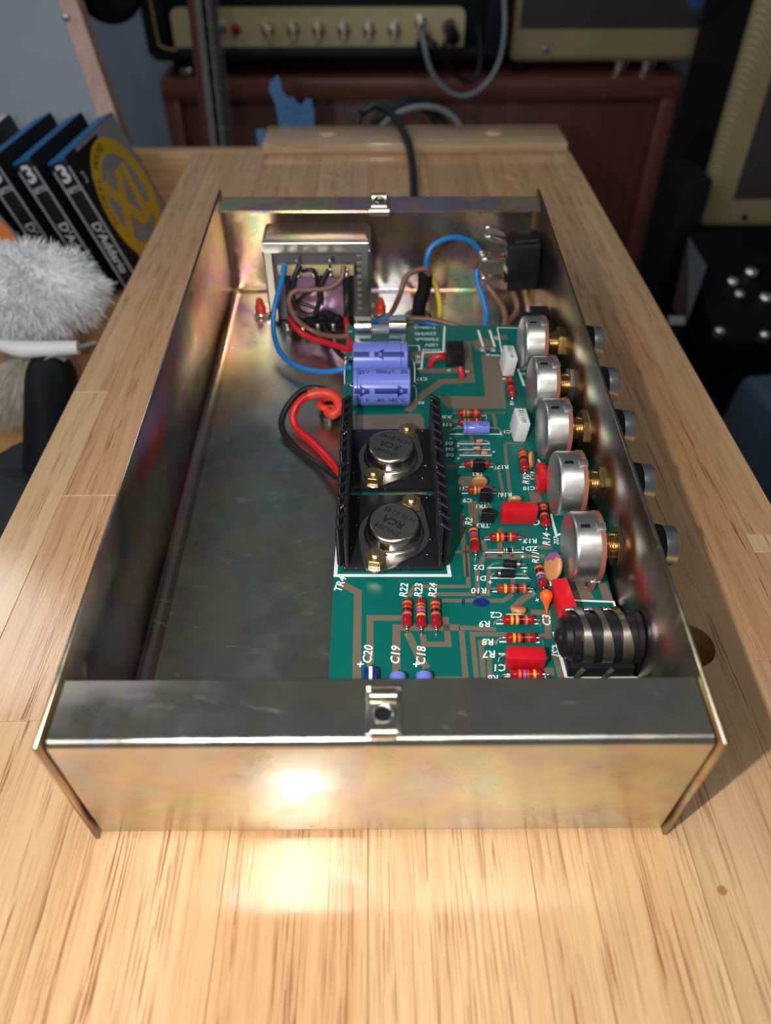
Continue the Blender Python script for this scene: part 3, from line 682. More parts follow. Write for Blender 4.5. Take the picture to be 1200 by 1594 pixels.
def electrolytic(a, b, r, zc, la, lb, label, texts, crimp, group=None):
    A = ch(*a, z=zc); B = ch(*b, z=zc); B = Vector((B.x, A.y, zc)); ax = Vector((1, 0, 0)); L = B.x - A.x
    pr = [(0, r * .86), (.12, r * .95), (.5, r)]
    c0, c1 = (1.6, 3.4) if crimp < 0 else (L - 3.4, L - 1.6)
    pr += [(c0, r), (c0 + .5, r - .45), (c1 - .5, r - .45), (c1, r), (L - .5, r), (L - .12, r * .95), (L, r * .86)]
    mb = MB(); mb.lathe(pr, A, ax, n=40); body = board.part('electrolytic_capacitor', mb, M['bluecap'], label=label)
    def cylmap(x0, ang):   # letters wrapped on the sleeve; ang measured from +y toward +z
        def f(v):
            a_ = ang + v.y / r; return Vector((A.x + x0 + v.x, A.y + math.cos(a_) * (r + .03) * -1, zc + math.sin(a_) * (r + .03)))
        return f
    for kind, bdy, x0, deg, sz in texts:
        mb = MB(); f = cylmap(x0, math.radians(deg))
        if kind == 't': add_text(mb, bdy, sz, f, bold=.02 * sz)
        elif kind == 'w':
            g_ = lambda v: Vector((0, A.y, zc)) + (f(v) - Vector((0, A.y, zc)))
            add_text(mb, bdy, sz, lambda v: Vector((f(v).x, A.y + (f(v).y - A.y) * 1.006, zc + (f(v).z - zc) * 1.006)), bold=.1)
        else:
            for poly in bdy:   # polygons in (x, s) mm, cut in thin slices so that they hug the sleeve
                mb.poly([f(Vector((q[0], q[1], 0))) for q in poly])
        board.part('printing', mb, M['blueprint' if kind != 'w' else 'bluecap'], parent=body, sharp=0)
    for P0, e in ((A + Vector((.2, 0, 0)), la), (B - Vector((.2, 0, 0)), lb)):
        E_ = ch(*e, z=ZB); s = 1 if E_.x > P0.x else -1
        mb = MB(); mb.tube([P0, Vector((E_.x - s * .8, P0.y * .85 + E_.y * .15, zc + .1)), Vector((E_.x, E_.y * .5 + P0.y * .5, zc * .5 + ZB * .5)), E_], .38, n=8, smooth=5); board.part('lead', mb, M['lead'], parent=body)
def arrow(x0, x1, h, d):
    """band with an arrow head: thin strips so the print bends with the sleeve"""
    out = []; n = 4
    lo, hi = min(x0, x1), max(x0, x1)
    for k in range(n):
        s0 = -h + 2 * h * k / n; s1 = -h + 2 * h * (k + 1) / n; out.append([(lo, s0), (hi, s0), (hi, s1), (lo, s1)])
    if d:
        tip = x1; base = tip - d * 4.2; H = h * 2.4
        for k in range(6):
            s0 = -H + 2 * H * k / 6; s1 = -H + 2 * H * (k + 1) / 6
            e0 = base + d * 4.2 * (1 - abs(s0) / H); e1 = base + d * 4.2 * (1 - abs(s1) / H)
            out.append([(base, s0), (e0, s0), (e1, s1), (base, s1)])
    return out
RC = 8.2
electrolytic((550.5, 602), (638.5, 602), RC, ZB + RC + .4, (541, 599), (648, 627), 'large blue electrolytic capacitor with dark blue arrow, the nearer one beside the heatsink',
    [('t', '1000µF', 13.0, 86, 2.3), ('t', '25V', 4.6, 85, 2.3), ('t', '25', 21.8, 86, 2.3), ('p', arrow(0.6, 7.0, 1.15, 1), 0, 23, 0), ('p', arrow(9.2, 19.8, 1.15, 0), 0, 23, 0), ('p', arrow(19.0, 23.2, 1.15, 1), 0, 23, 0), ('t', '-40~+85°C', 15.8, -9, 2.1), ('t', '°C S', 3.8, -9, 2.2), ('w', '0', 4.4, 23, 1.5), ('w', '0', 20.6, 23, 1.5)], -1)
electrolytic((550.0, 559), (634.5, 559), RC - .4, ZB + RC, (537, 598), (645, 595), 'large blue electrolytic capacitor with dark blue arrow, the further one below the fuse clips',
    [('p', arrow(0.5, 7.4, 1.15, 0), 0, 50, 0), ('p', arrow(22.8, 9.6, 1.1, -1), 0, 50, 0), ('w', '0', 12.2, 50, 1.5)], 1)
# small blue axial capacitor
zc = ZB + 3.1; A = ch(720.5, 666, z=zc); B = ch(761.5, 666, z=zc); L = B.x - A.x; r = 2.75
mb = MB(); mb.lathe([(0, r * .8), (.2, r * .95), (.5, r), (1.3, r), (1.6, r - .25), (2.0, r), (L - .5, r), (L - .2, r * .95), (L, r * .8)], A, (1, 0, 0), n=30)
cb = board.part('electrolytic_capacitor', mb, M['bluecap'], label='small blue axial capacitor lying in front of two red resistors')
def sm(x0, ang):
    def f(v):
        a_ = ang + v.y / r; return Vector((A.x + x0 + v.x, A.y - math.cos(a_) * (r + .03), zc + math.sin(a_) * (r + .03)))
    return f
mb = MB(); add_text(mb, '25V', 2.4, 1.4, sm(2.4, math.radians(70))) if False else add_text(mb, '25V', 1.5, sm(2.6, math.radians(72)), bold=.02); board.part('printing', mb, M['blueprint'], parent=cb, sharp=0)
mb = MB(); add_text(mb, '22µF', 1.5, sm(8.4, math.radians(72)), bold=.02); board.part('printing', mb, M['blueprint'], parent=cb, sharp=0)
for P0, e in ((A, (696, 677)), (B, (783, 677))):
    E_ = ch(*e, z=ZB); s = 1 if E_.x > P0.x else -1
    mb = MB(); mb.tube([P0, P0 + Vector((s * 3.2, 0, .1)), Vector((E_.x - s * .9, E_.y + .6, ZB + 1.4)), E_], .33, n=8, smooth=5); board.part('lead', mb, M['lead'], parent=cb)

def boxcap(x0, x1, y0, y1, z0, z1, label, m, lean=0.0, rz=0.0, texts=(), name='film_capacitor', lx=0.0):
    c = Vector(((x0 + x1) / 2, (y0 + y1) / 2, (z0 + z1) / 2))
    R = rotz(math.radians(rz)) @ roty(math.radians(lean))
    mb = MB(); mb.box(c, (x1 - x0, y1 - y0, z1 - z0), R, bev=.35, seg=2); o = board.part(name, mb, m, label=label)
    for s in (-1, 1):
        ax = Vector(((x1 - x0) * .36 * s, 0, 0)) if (x1 - x0) > (y1 - y0) else Vector((0, (y1 - y0) * .36 * s, 0))
        q = c + R @ (ax - Vector((0, 0, (z1 - z0) / 2 - .2)))
        mb = MB(); mb.tube([q, Vector((q.x, q.y, ZB))], .3, n=8, smooth=0); board.part('lead', mb, M['lead'], parent=o)
    for bdy, off, X, Y, sz, mm in texts:
        mb = MB(); add_text(mb, bdy, sz, plane_map(c + R @ Vector(off), R @ Vector(X), R @ Vector(Y)), bold=.01 * sz); board.part('printing', mb, M[mm], parent=o, sharp=0)
    return o
# red blocks: bottom front edge seen at the board, top from height
def fromfront(u0, u1, vbot, vtop, vback):
    A = ch(u0, vbot, z=ZB + .6); B = ch(u1, vbot, z=ZB + .6)
    T = ch((u0 + u1) / 2, vtop, y=A.y); K = ch((u0 + u1) / 2, vback, z=T.z)
    return A.x, B.x, A.y, K.y, T.z
x0, x1, y0, y1, zt = fromfront(778, 830, 816.5, 794, 781); boxcap(x0 + .3, x1 + .9, y0, y1, ZB + .6, zt, 'large red block capacitor in the middle of the board by two black transistors', M['redcap'], lean=1)
x0, x1, y0, y1, zt = fromfront(787, 846, 1044, 1026, 1006); boxcap(x0, x1, y0, y1, ZB + .6, zt, 'red block capacitor by the C1 mark nearest the front flange', M['redcap'], lean=2, rz=-1)
A = ch(836, 765, z=ZB + .6); boxcap(A.x - .2, A.x + 3.2, A.y - 1, A.y + 8.4, ZB + .6, ZB + 8.5, 'small red block capacitor partly behind the second nearest potentiometer', M['redcap'], lean=3)
A = ch(868, 971, z=ZB + .6); T = ch(861, 901, z=ZB + 9.5)
boxcap(A.x - .5, A.x + 4.6, A.y - .5, A.y + 12.2, ZB + .6, ZB + 9.8, 'tall red block capacitor standing between the orange bead and the jack socket', M['redcap'], lean=-4, rz=6)
A = ch(783, 586, z=ZB + .6); boxcap(A.x - .1, A.x + 5.0, A.y, A.y + 10.6, ZB + .6, ZB + 10.4, 'white box capacitor marked .022 nearest the far end of the board', M['whitecap'], lean=6, rz=3,
       texts=[('.022 J 100', (0, 0, 4.95), (0, -1, 0), (1, 0, 0), 1.7, 'blackprint')])
A = ch(800, 688, z=ZB + .6); boxcap(A.x - .1, A.x + 5.0, A.y, A.y + 10.4, ZB + .6, ZB + 10.4, 'white box capacitor marked .22 in front of the middle potentiometer', M['whitecap'], lean=6, rz=3,
       texts=[('.22 J 100', (0, 0, 4.95), (0, -1, 0), (1, 0, 0), 1.9, 'blackprint')])

def disc(c, r, th, nrm, label, leg_dir=None, patch=None, sc=1.0, name='ceramic_capacitor'):
    c = Vector(c); nrm = Vector(nrm).normalized()
    mb = MB(); pr = [(-th / 2, 0), (-th / 2, r * .75), (-th * .38, r * .92), (0, r), (th * .38, r * .92), (th / 2, r * .75), (th / 2, 0)]
    mb.lathe(pr, c, nrm, n=30, cap=False)
    side = nrm.cross(Vector((0, 0, 1))).normalized()
    o = board.part(name, mb, M['ceramic'], label=label)
    for s in (-.6, .6):
        q = c + side * r * s - Vector((0, 0, r * .72)); mb = MB(); mb.tube([c + side * r * s - Vector((0, 0, r * .5)), q, Vector((q.x, q.y, ZB))], .42, n=8, smooth=0, radii=[.7, .55, .3]); board.part('lead', mb, M['ceramic'], parent=o)
    if patch:
        mb = MB()
        mb.lathe([(-th * .53, r * .45), (-th * .53, r * .72), (-th * .41, r * .93), (0, r * 1.02), (th * .41, r * .93), (th * .53, r * .72), (th * .53, r * .45)], c, nrm, n=30, cap=False)
        bad = [f for f in mb.bm.faces if not (patch[1] < (f.calc_center_median() - c).normalized().dot(Vector(patch[0]).normalized()))]
        bmesh.ops.delete(mb.bm, geom=bad, context='FACES'); board.part('paint_mark', mb, patch[2], parent=o)
    return o
M['violetpaint'] = mat('violet_paint', (.30, .10, .28), .4); M['pinkpaint'] = mat('pink_paint', (.66, .10, .10), .4)
c = ch(746.5, 749, z=ZB + 4.2); disc((c.x, c.y, c.z), 3.1, 1.8, (.12, 1, .25), 'orange ceramic disc standing behind the R16 resistor')
c = ch(801.5, 777, z=ZB + 5.0); disc((c.x, c.y, c.z), 2.5, 1.6, (0, 1, .5), 'orange ceramic disc peeping over the large red block capacitor')
c = ch(827.5, 715, z=ZB + 3.8); disc((c.x, c.y, c.z), 3.3, 1.5, (1, -.25, .35), 'thin orange ceramic disc seen edge-on by the C13 mark')
c = ch(807, 948.5, z=ZB + 2.2); disc((c.x, c.y, c.z), 2.7, 1.6, (.1, .55, .8), 'orange ceramic disc with a pink edge by the C2 mark', patch=((.3, .9, .2), .75, M['pinkpaint']))
c = ch(860.5, 882, z=ZB + 6.0); disc((c.x, c.y, c.z), 5.2, 2.2, (-1, -.10, .35), 'large orange ceramic disc with a violet paint patch near the nearest potentiometer', patch=((.3, 1, .6), .55, M['violetpaint']))
# tantalum bead
tip = ch(851, 955, z=ZB); top = ch(850, 919, z=ZB + 6.5); ax = (top - tip); L = ax.length
mb = MB(); mb.lathe([(0, .3), (L * .2, .55), (L * .42, 1.1), (L * .62, 1.9), (L * .78, 2.25), (L * .9, 2.05), (L * .98, 1.4), (L * 1.04, .6), (L * 1.06, 0)], tip, ax, n=24)
board.part('tantalum_capacitor', mb, M['tant'], label='glossy orange bead capacitor by the C3 mark')
# radial capacitors at the front edge
for u, v, m_, lab, r, zt, st in ((577.5, 1047, 'darkblue', 'dark blue capacitor with a white stripe under the C20 mark', 2.4, 7.0, True), (619, 1056, 'bluecap', 'light blue capacitor under the C19 mark, mostly hidden by the flange', 2.6, 5.5, False), (660, 1055, 'bluecap', 'light blue capacitor under the C18 mark, mostly hidden by the flange', 2.6, 5.5, False)):
    c = ch(u, v, z=ZB + 3)
    mb = MB(); mb.lathe([(0, r * .8), (.3, r), (3.2, r * 1.02), (4.2, r * .86), (5.4, r * 1.04), (10.5, r * 1.04), (11, r * .8)], (c.x, c.y + 1.2, ZB + r + .5), (0, -1, 0), n=28)
    o = board.part('radial_capacitor', mb, M[m_], label=lab)
    mb = MB(); mb.tube([(c.x, c.y + 1.0, ZB + r + .5), (c.x, c.y + 3.2, ZB + r * .8), (c.x, c.y + 4.6, ZB)], .45, n=8, smooth=3); board.part('lead', mb, M['lead'], parent=o)
    if st:
        mb = MB(); mb.sweep([(-.55, r * 1.02 + .02), (.55, r * 1.02 + .02), (.55, r * 1.06 + .05), (-.55, r * 1.06 + .05)], (c.x - .1, c.y + .7, ZB + r + .5), (0, -1, 0), 10, (1, 0, 0), (0, 0, 1)); board.part('stripe', mb, M['silk'], parent=o)
# TO-92 transistors
def to92(u, v, w, label, rz=0, tiltx=0):
    """u, v = middle of the lower front edge of the case"""
    c = ch(u, v, z=ZB + 1.2); h = 4.8; r = w / 2
    pts = [(r * math.cos(a), r * math.sin(a)) for a in [PI * k / 12 for k in range(13)]] + [(-r, -r * .35), (r, -r * .35)]
    R = rotz(math.radians(rz)) @ rotx(math.radians(tiltx))
    mb = MB(); mb.sweep(pts, (0, 0, 0), (0, 0, 1), h, (1, 0, 0), (0, 1, 0))
    bmesh.ops.bevel(mb.bm, geom=mb.bm.edges[:], offset=.12, segments=1, affect='EDGES')
    for q in mb.bm.verts: q.co = R @ q.co + Vector((c.x, c.y, c.z))
    o = board.part('small_transistor', mb, M['black'], label=label)
    for k in (-1, 0, 1):
        mb = MB(); mb.tube([R @ Vector((k * 1.2, .3, .3)) + c, Vector((c.x + k * 1.4, c.y, ZB))], .25, n=6, smooth=0); board.part('lead', mb, M['lead'], parent=o)
to92(744, 734, 4.6, 'black transistor in front of the R17 resistor', tiltx=-12)
to92(755, 780, 4.8, 'black transistor in front of the R16 resistor', rz=-6, tiltx=-8)
to92(758, 812, 4.8, 'black transistor left of the large red block capacitor', rz=-8, tiltx=-8)
# black bridge rectifier / link plug with red sleeved links
A = ch(694, 571, z=ZB + .4); B = ch(722, 571, z=ZB + .4); T = ch(708, 548, y=A.y); K = ch(708, 530, z=T.z)
mb = MB(); mb.b2((A.x, A.y, ZB + .4), (B.x, K.y, T.z), bev=.4); rect = board.part('link_plug', mb, M['black'], label='black square block with red sleeved links near the far end of the board')
for k in (-1, 1):
    mb = MB(); mb.box(((A.x + B.x) / 2 + k * 2.4, (A.y + K.y) / 2 + .5, T.z + .1), (2.2, 2.6, .3), bev=.1); board.part('recess', mb, M['black_matte'], parent=rect)
mb = MB(); P = [ch(692, 556, z=ZB + 4), ch(684, 554.5, z=ZB + 5.5), ch(674, 560, z=ZB + 3.6), ch(669, 569, z=ZB + .6)]; mb.tube(P, 1.35, n=12); board.part('red_link', mb, M['red'], parent=rect)
mb = MB(); P = [ch(716, 572, z=ZB + 4.5), ch(717, 577, z=ZB + 3.5), ch(719.5, 588, z=ZB + .6)]; mb.tube(P, 1.3, n=12); board.part('red_link', mb, M['red'], parent=rect)
# fuse clips and fuse
for uu in (565, 618.5):
    A = ch(uu - 12.5, 535, z=ZB + .1); B = ch(uu + 12.5, 535, z=ZB + .1); w = B.x - A.x; xm = (A.x + B.x) / 2; yc = A.y + 4.4
    body = None
    mb = MB(); mb.box((xm, yc, ZB + .35), (w, 7.5, .5), bev=.1)
    pr = [(-3.6, 0), (-3.7, 2.2), (-3.0, 3.6), (-3.7, 5.4), (-3.3, 7.2), (-2.4, 8.6), (-3.4, 9.8)]
    mb.sweep(bent([(a, b) for a, b in pr], -.5), (xm - w / 2, yc, ZB + .3), (1, 0, 0), w, (0, 1, 0), (0, 0, 1))
    mb.sweep(bent([(-a, b) for a, b in pr], .5), (xm - w / 2, yc, ZB + .3), (1, 0, 0), w, (0, 1, 0), (0, 0, 1))
    board.part('fuse_clip', mb, M['tin_bright'], label=('left' if uu < 600 else 'right') + ' shiny fuse clip behind the blue capacitors', sharp=25)
    if uu < 600: fx0 = xm - w / 2; fy = yc
    else: fx1 = xm + w / 2
mb = MB(); mb.cyl((fx0 + .4, fy, ZB + 5.2), (fx1 - .4, fy, ZB + 5.2), 2.4, 20, bev=.3); fz = board.part('fuse', mb, M['clearcable'], label='grey glass fuse held in two shiny clips')
for a, b in ((fx0 + .2, fx0 + 6), (fx1 - 6, fx1 - .2)):
    mb = MB(); mb.cyl((a, fy, ZB + 5.2), (b, fy, ZB + 5.2), 2.6, 20, bev=.3); board.part('end_cap', mb, M['tin_bright'], parent=fz)

# ================================================================== HEATSINK AND POWER TRANSISTORS
def heatsink(y0, y1, label, n):
    t = Thing('heatsink', label, 'heatsink', (4.5, (y0 + y1) / 2, ZB), MCH, 'black heatsinks on the circuit board')
    mb = MB(); mb.b2((-13.6, y0, ZB + .2), (22.4, y1, ZB + 2.6), bev=.3); t.part('base_plate', mb, M['anod'])
    for s, xi in ((-1, -11.4), (1, 20.2)):
        mb = MB(); mb.b2((min(xi, xi + s * 1.2), y0, ZB + 2), (max(xi, xi + s * 1.2), y1, 33.6), bev=.25); w = t.part('side_wall', mb, M['anod'])
        for k in range(n):
            yc = y0 + (k + .5) * (y1 - y0) / n
            mb = MB()
            R = rotz(math.radians(-42 * s))
            hgt = 34.2 - ZB - 2.2
            mb.box((xi + s * 2.0, yc, ZB + 2.2 + hgt / 2), (4.6, 1.5, hgt), R, bev=.2, seg=1)
            t.part('fin', mb, M['anod'], parent=w)
heatsink(88.3, 124.6, 'nearer black finned heatsink on the circuit board', 7)
heatsink(128.2, 164.0, 'further black finned heatsink next to the large blue capacitors', 7)

def hexnut(t, parent, c, af, h, m, hole=1.6, axis=(0, 0, 1), rot=0.3, bolt=True):
    ax = Vector(axis).normalized(); a = ax.orthogonal().normalized(); b = ax.cross(a); R = af / math.sqrt(3)
    mb = MB(); c = Vector(c)
    pts = [(R * math.cos(rot + k * PI / 3), R * math.sin(rot + k * PI / 3)) for k in range(6)]
    mb.sweep(pts, c, ax, h, a, b); bmesh.ops.bevel(mb.bm, geom=mb.bm.edges[:], offset=.25, segments=2, affect='EDGES')
    nut = t.part('nut', mb, m, parent=parent, sharp=30)
    if bolt:
        mb = MB(); pr = [(0, hole)]
        for k in range(5): pr += [(.1 + k * .35, hole), (.25 + k * .35, hole - .18)]
        pr += [(2.0, hole - .1), (2.1, hole - .5)]
        mb.lathe(pr, c + ax * (h - .4), ax, n=18); t.part('bolt', mb, m, parent=parent)
def power_transistor(c, ang, lines, label, base_z):
    t = Thing('power_transistor', label, 'transistor', (c[0], c[1], base_z), MCH, 'round metal power transistors on the heatsinks')
    cx, cy = c; a = math.radians(ang); ux = Vector((math.cos(a), math.sin(a), 0)); uy = Vector((-math.sin(a), math.cos(a), 0))
    # rhombic flange: hull of a big circle and two small ones
    Rb, Rs, D = 13.0, 4.4, 15.1; th = math.acos((Rb - Rs) / D); pts = []
    def ar(ox, r, a0, a1, n): return [(ox + r * math.cos(a0 + (a1 - a0) * k / n), r * math.sin(a0 + (a1 - a0) * k / n)) for k in range(n + 1)]
    pts += ar(D, Rs, -th, th, 10) + ar(0, Rb, th, PI - th, 14) + ar(-D, Rs, PI - th, PI + th, 10) + ar(0, Rb, PI + th, 2 * PI - th, 14)
    mb = MB(); mb.sweep(pts, (cx, cy, base_z), (0, 0, 1), 1.5, ux, uy); bmesh.ops.bevel(mb.bm, geom=[e for e in mb.bm.edges if abs((e.verts[0].co - e.verts[1].co).z) < .01], offset=.3, segments=2, affect='EDGES')
    t.part('flange', mb, M['to3'])
    mb = MB(); zb = base_z + 1.5
    mb.lathe([(0, 11.0), (.5, 11.0), (.9, 10.6), (1.0, 9.95), (5.0, 9.85), (5.7, 9.6), (6.15, 9.0), (6.3, 8.6)], (cx, cy, zb), (0, 0, 1), n=56, cap=False)
    cap = t.part('cap', mb, M['to3'], sharp=40)
    mb = MB(); mb.lathe([(6.3, 8.6), (6.33, 8.0), (6.33, 0)], (cx, cy, zb), (0, 0, 1), n=56, cap=False); t.part('cap_top', mb, M['to3_top'], parent=cap)
    tx = math.radians(lines[3]); X = Vector((math.cos(tx), math.sin(tx), 0)); Y = Vector((-math.sin(tx), math.cos(tx), 0))
    for bdy, dy, sz, bold in ((lines[0], 4.6, 2.3, .03), (lines[1], .4, 3.1, .16), (lines[2], -4.0, 2.3, .03)):
        mb = MB(); add_text(mb, bdy, sz, plane_map(Vector((cx, cy, zb + 6.37)) + Y * dy, X, Y), bold=bold, shear=.12 if bdy == 'RCA' else 0); t.part('printing', mb, M['blackprint'], parent=cap, sharp=0, label=None)
    for s in (-1, 1): hexnut(t, None, Vector((cx, cy, zb)) + ux * D * s, 6.6, 3.4, M['brass_nut'], rot=.4 + s * .3)
HZ = ZB + 2.65
power_transistor((4.9, 103.0), 63.5, ('2N6384', 'RCA', 'H N 8245', 148), 'round metal power transistor printed 2N6384 on the nearer heatsink', HZ)
power_transistor((4.2, 144.8), 63.0, ('2N6649', 'RCA', 'H N 8240', 153), 'round metal power transistor printed 2N6649 on the further heatsink', HZ)

# ================================================================== POTENTIOMETERS
PZ = 27.5
pots = [((966, 850), '123', 'nearest the jack socket', False), ((937, 752), '101', 'second from the jack socket', False), ((915, 667), '122', 'in the middle of the five', False), ((889, 599), 'A 3', 'second from the mains switch', True), ((874, 534), '', 'nearest the mains switch', False)]
for (px_, mark, where, dark) in pots:
    y0 = ch(*px_, z=PZ).y
    t = Thing('potentiometer', 'steel potentiometer with a black silver-capped knob, ' + where, 'potentiometer', (81, y0, PZ), MCH, 'potentiometers along the right panel')
    X = (1, 0, 0)
    mb = MB(); r = 12.0
    mb.lathe([(0, 0), (0, r - 1.6), (.3, r - .7), (.9, r - .15), (1.6, r), (8.6, r)], (63.8, y0, PZ), X, n=56, cap=False); can = t.part('can', mb, M['can'], sharp=40)
    mb = MB(); mb.lathe([(0, r - .6), (0, r + .35), (1.5, r + .35), (1.5, 5)], (72.4, y0, PZ), X, n=48); waf = t.part('wafer', mb, M['phenolic'])
    # wafer tail with lugs reaching down to the board
    mb = MB(); mb.b2((72.4, y0 - 9, PZ - 13.4), (73.9, y0 + 9, PZ - 8), bev=.3)
    for k in (-1, 0, 1): mb.box((73.1, y0 + k * 5, PZ - 13.2), (1.3, 2.6, 1.8), bev=.3)
    t.part('wafer_tail', mb, M['phenolic'], parent=waf)
    for k in (-1, 0, 1):
        mb = MB(); mb.box((71.9, y0 + k * 5, PZ - 11.8), (.6, 1.6, 5.6)); mb.tube([(71.9, y0 + k * 5, PZ - 12), (71.9, y0 + k * 5 - 1.2, PZ - 14), (71.9, y0 + k * 5 - 1.0, ZB)], .6, n=8); t.part('lug', mb, M['tin_bright'])
    # slot and clamp tab
    a0 = math.radians(97)
    mb = MB(); mb.box((67.6, y0 + math.cos(a0) * r, PZ + math.sin(a0) * r + .02), (3.2, 1.5, .22), bev=.05); t.part('slot', mb, M['black_matte'], parent=can)
    mb = MB(); mb.box((67.6, y0 + math.cos(a0) * r + .9, PZ + math.sin(a0) * r + .05), (3.6, .35, .3), bev=.08); t.part('slot_lip', mb, M['can'], parent=can)
    for deg in (215, 325, 100):
        a = math.radians(deg); mb = MB(); R = Matrix.Rotation(a - PI / 2, 3, 'X')
        mb.box(Vector((72.6, y0, PZ)) + R @ Vector((0, 0, r + .25)), (3.2, 3.0, .7), R, bev=.2); t.part('clamp_tab', mb, M['can'], parent=can)
    mb = MB(); pr = [(0, 4.6)]
    for k in range(8): pr += [(.1 + k * .82, 4.7), (.5 + k * .82, 4.25)]
    pr += [(9.2, 4.5)]
    mb.lathe(pr, (73.9, y0, PZ), X, n=30); t.part('bushing', mb, M['brass'], sharp=60)
    for k, (xa, h) in enumerate(((79.55, 1.7),)):
        R6 = 13.4 / 2 / math.cos(PI / 6) * .98; rot = [.15, .45, .05, .5, .1][pots.index((px_, mark, where, dark))]
        pts = [(R6 * math.cos(rot + q * PI / 3), R6 * math.sin(rot + q * PI / 3)) for q in range(6)]
        mb = MB(); mb.sweep(pts, (xa, y0, PZ), X, h, (0, 1, 0), (0, 0, 1)); bmesh.ops.bevel(mb.bm, geom=mb.bm.edges[:], offset=.2, segments=2, affect='EDGES'); t.part('nut', mb, M['tin'] if dark else M['brass'], sharp=30)
    mb = MB(); mb.cyl((82, y0, PZ), (98, y0, PZ), 3.0, 18); t.part('shaft', mb, M['nickel'])
    # ribbed knob outside the panel
    mb = MB(); n = 72; rings = []
    for xx, rr in ((84.2, 7.9), (84.6, 8.3), (90, 8.0), (95.0, 7.6), (95.6, 7.3)):
        rings.append([mb.bm.verts.new((xx, y0 + math.cos(2 * PI * i / n) * (rr - (.42 if (i % 4) in (1, 2) else 0)), PZ + math.sin(2 * PI * i / n) * (rr - (.42 if (i % 4) in (1, 2) else 0)))) for i in range(n)])
    for A_, B_ in zip(rings, rings[1:]):
        for i in range(n): mb.bm.faces.new((A_[i], A_[(i + 1) % n], B_[(i + 1) % n], B_[i]))
    mb.bm.faces.new(rings[0]); mb.bm.faces.new(rings[-1]); kn = t.part('knob', mb, M['black'], sharp=25)
    mb = MB(); mb.lathe([(0, 6.9), (0, 7.45), (3.6, 7.35), (4.2, 7.1), (4.5, 6.6), (4.3, 6.0), (4.3, 0)], (95.5, y0, PZ), X, n=48, cap=False); t.part('knob_cap', mb, M['alu'], parent=kn)
    if mark:
        def cm(v, y0=y0): a_ = math.radians(198) + v.x / 12.05 * 1.0; return Vector((69.8 + v.y, y0 + math.cos(a_) * 12.06, PZ - math.sin(a_) * 12.06 * -1)) if False else Vector((69.9 - v.y * -1, y0 - math.cos(math.radians(-20) + v.x / 12.05) * 12.07, PZ + math.sin(math.radians(-20) + v.x / 12.05) * 12.07))
        mb = MB(); add_text(mb, mark, 3.0, cm, bold=.02); t.part('stamp', mb, M['phenolic'] if mark != 'A 3' else M['blackprint'], parent=can, sharp=0)

# ================================================================== JACK SOCKET
JY = ch(915, 985, z=ZB + 11).y - 1.0; JZ = ZB + 10.2; JR = 7.7
t = Thing('jack_socket', 'black plastic jack socket with three nickel spring clips at the near right corner', 'socket', (66, JY, ZB), MCH)
mb = MB(); mb.lathe([(0, 0), (.2, 1.6), (.9, 2.6), (1.6, 3.0), (1.8, 5.6), (2.6, 6.6), (4.4, 6.9), (4.5, JR - .6), (4.9, JR)] + [q for k in range(3) for q in ((7.7 + k * 6.0, JR), (7.75 + k * 6.0, JR - 1.5), (9.4 + k * 6.0, JR - 1.5), (9.45 + k * 6.0, JR))] + [(24.0, JR), (24.3, JR + .6), (26.0, JR + .6), (26.2, JR)], (54.6, JY, JZ), (1, 0, 0), n=48); t.part('body', mb, M['black'], sharp=30)
mb = MB(); mb.b2((59.0, JY - 8.4, ZB + .1), (79.5, JY + 8.0, ZB + 5.5), bev=.4); t.part('base', mb, M['black_matte'])
for k in range(3):
    x = 60.2 + k * 6.0; mb = MB()
    sec = [(q0_ * .9, q1_ * .9, q2_) for q0_, q1_, q2_ in [(9.0, -1.5, 3.4), (9.2, 3.6, 3.4), (8.8, 4.8, 3.4), (7.8, 5.6, 3.2), (5.8, 6.9, 2.4), (3, 8.3, 2.0), (0, 8.9, 1.9), (-3, 8.5, 2.1), (-5.6, 7.2, 2.6), (-7.2, 5.6, 3.2), (-9.0, 3.4, 3.4), (-9.6, 1.2, 3.4), (-9.7, -.6, 3.4), (-8.9, -1.0, 3.4)]]
    rows = []
    for i_, (yy, zz, w) in enumerate(sec):
        a_ = Vector(sec[max(i_ - 1, 0)][:2]); b_ = Vector(sec[min(i_ + 1, len(sec) - 1)][:2]); d_ = (b_ - a_).normalized(); nn = Vector((-d_.y, d_.x)) * -.45
        sk = .10 * (9 - yy)     # the blade leans along the body
        x0_ = x + sk - w / 2 + 1.6; x1_ = x + sk + w / 2 + 1.6
        rows.append([mb.bm.verts.new((xx, JY + yy + o_ * nn.x, JZ + zz + o_ * nn.y)) for xx, o_ in ((x0_, 0), (x1_, 0), (x1_, 1), (x0_, 1))])
    for r0, r1 in zip(rows, rows[1:]):
        for q in range(4): mb.bm.faces.new((r0[q], r0[(q + 1) % 4], r1[(q + 1) % 4], r1[q]))
    mb.bm.faces.new(rows[0]); mb.bm.faces.new(rows[-1])
    for f in mb.bm.faces: f.smooth = True
    t.part('spring_clip', mb, M['nickel'], sharp=30)
    mb = MB(); mb.cyl((x - 1.4, JY + 7.8, JZ + 3.8), (x + 1.2, JY + 7.8, JZ + 3.8), .9, 12, bev=.2); t.part('contact_stud', mb, M['tin_bright'])
for k in range(2):
    x = 60.5 + k * 9; mb = MB(); mb.tube([(x + 3, JY - 8.5, ZB + 5.5), (x + 1.5, JY - 9.2, ZB + 3.5), (x + .6, JY - 9.8, ZB + .2)], .9, n=8); t.part('solder_tail', mb, M['nickel'])
    mb = MB(); mb.box((x + 3.0, JY - 13.2, ZB + 2.0), (4.6, 2.6, 3.8), bev=.3); t.part('foot', mb, M['nickel'])

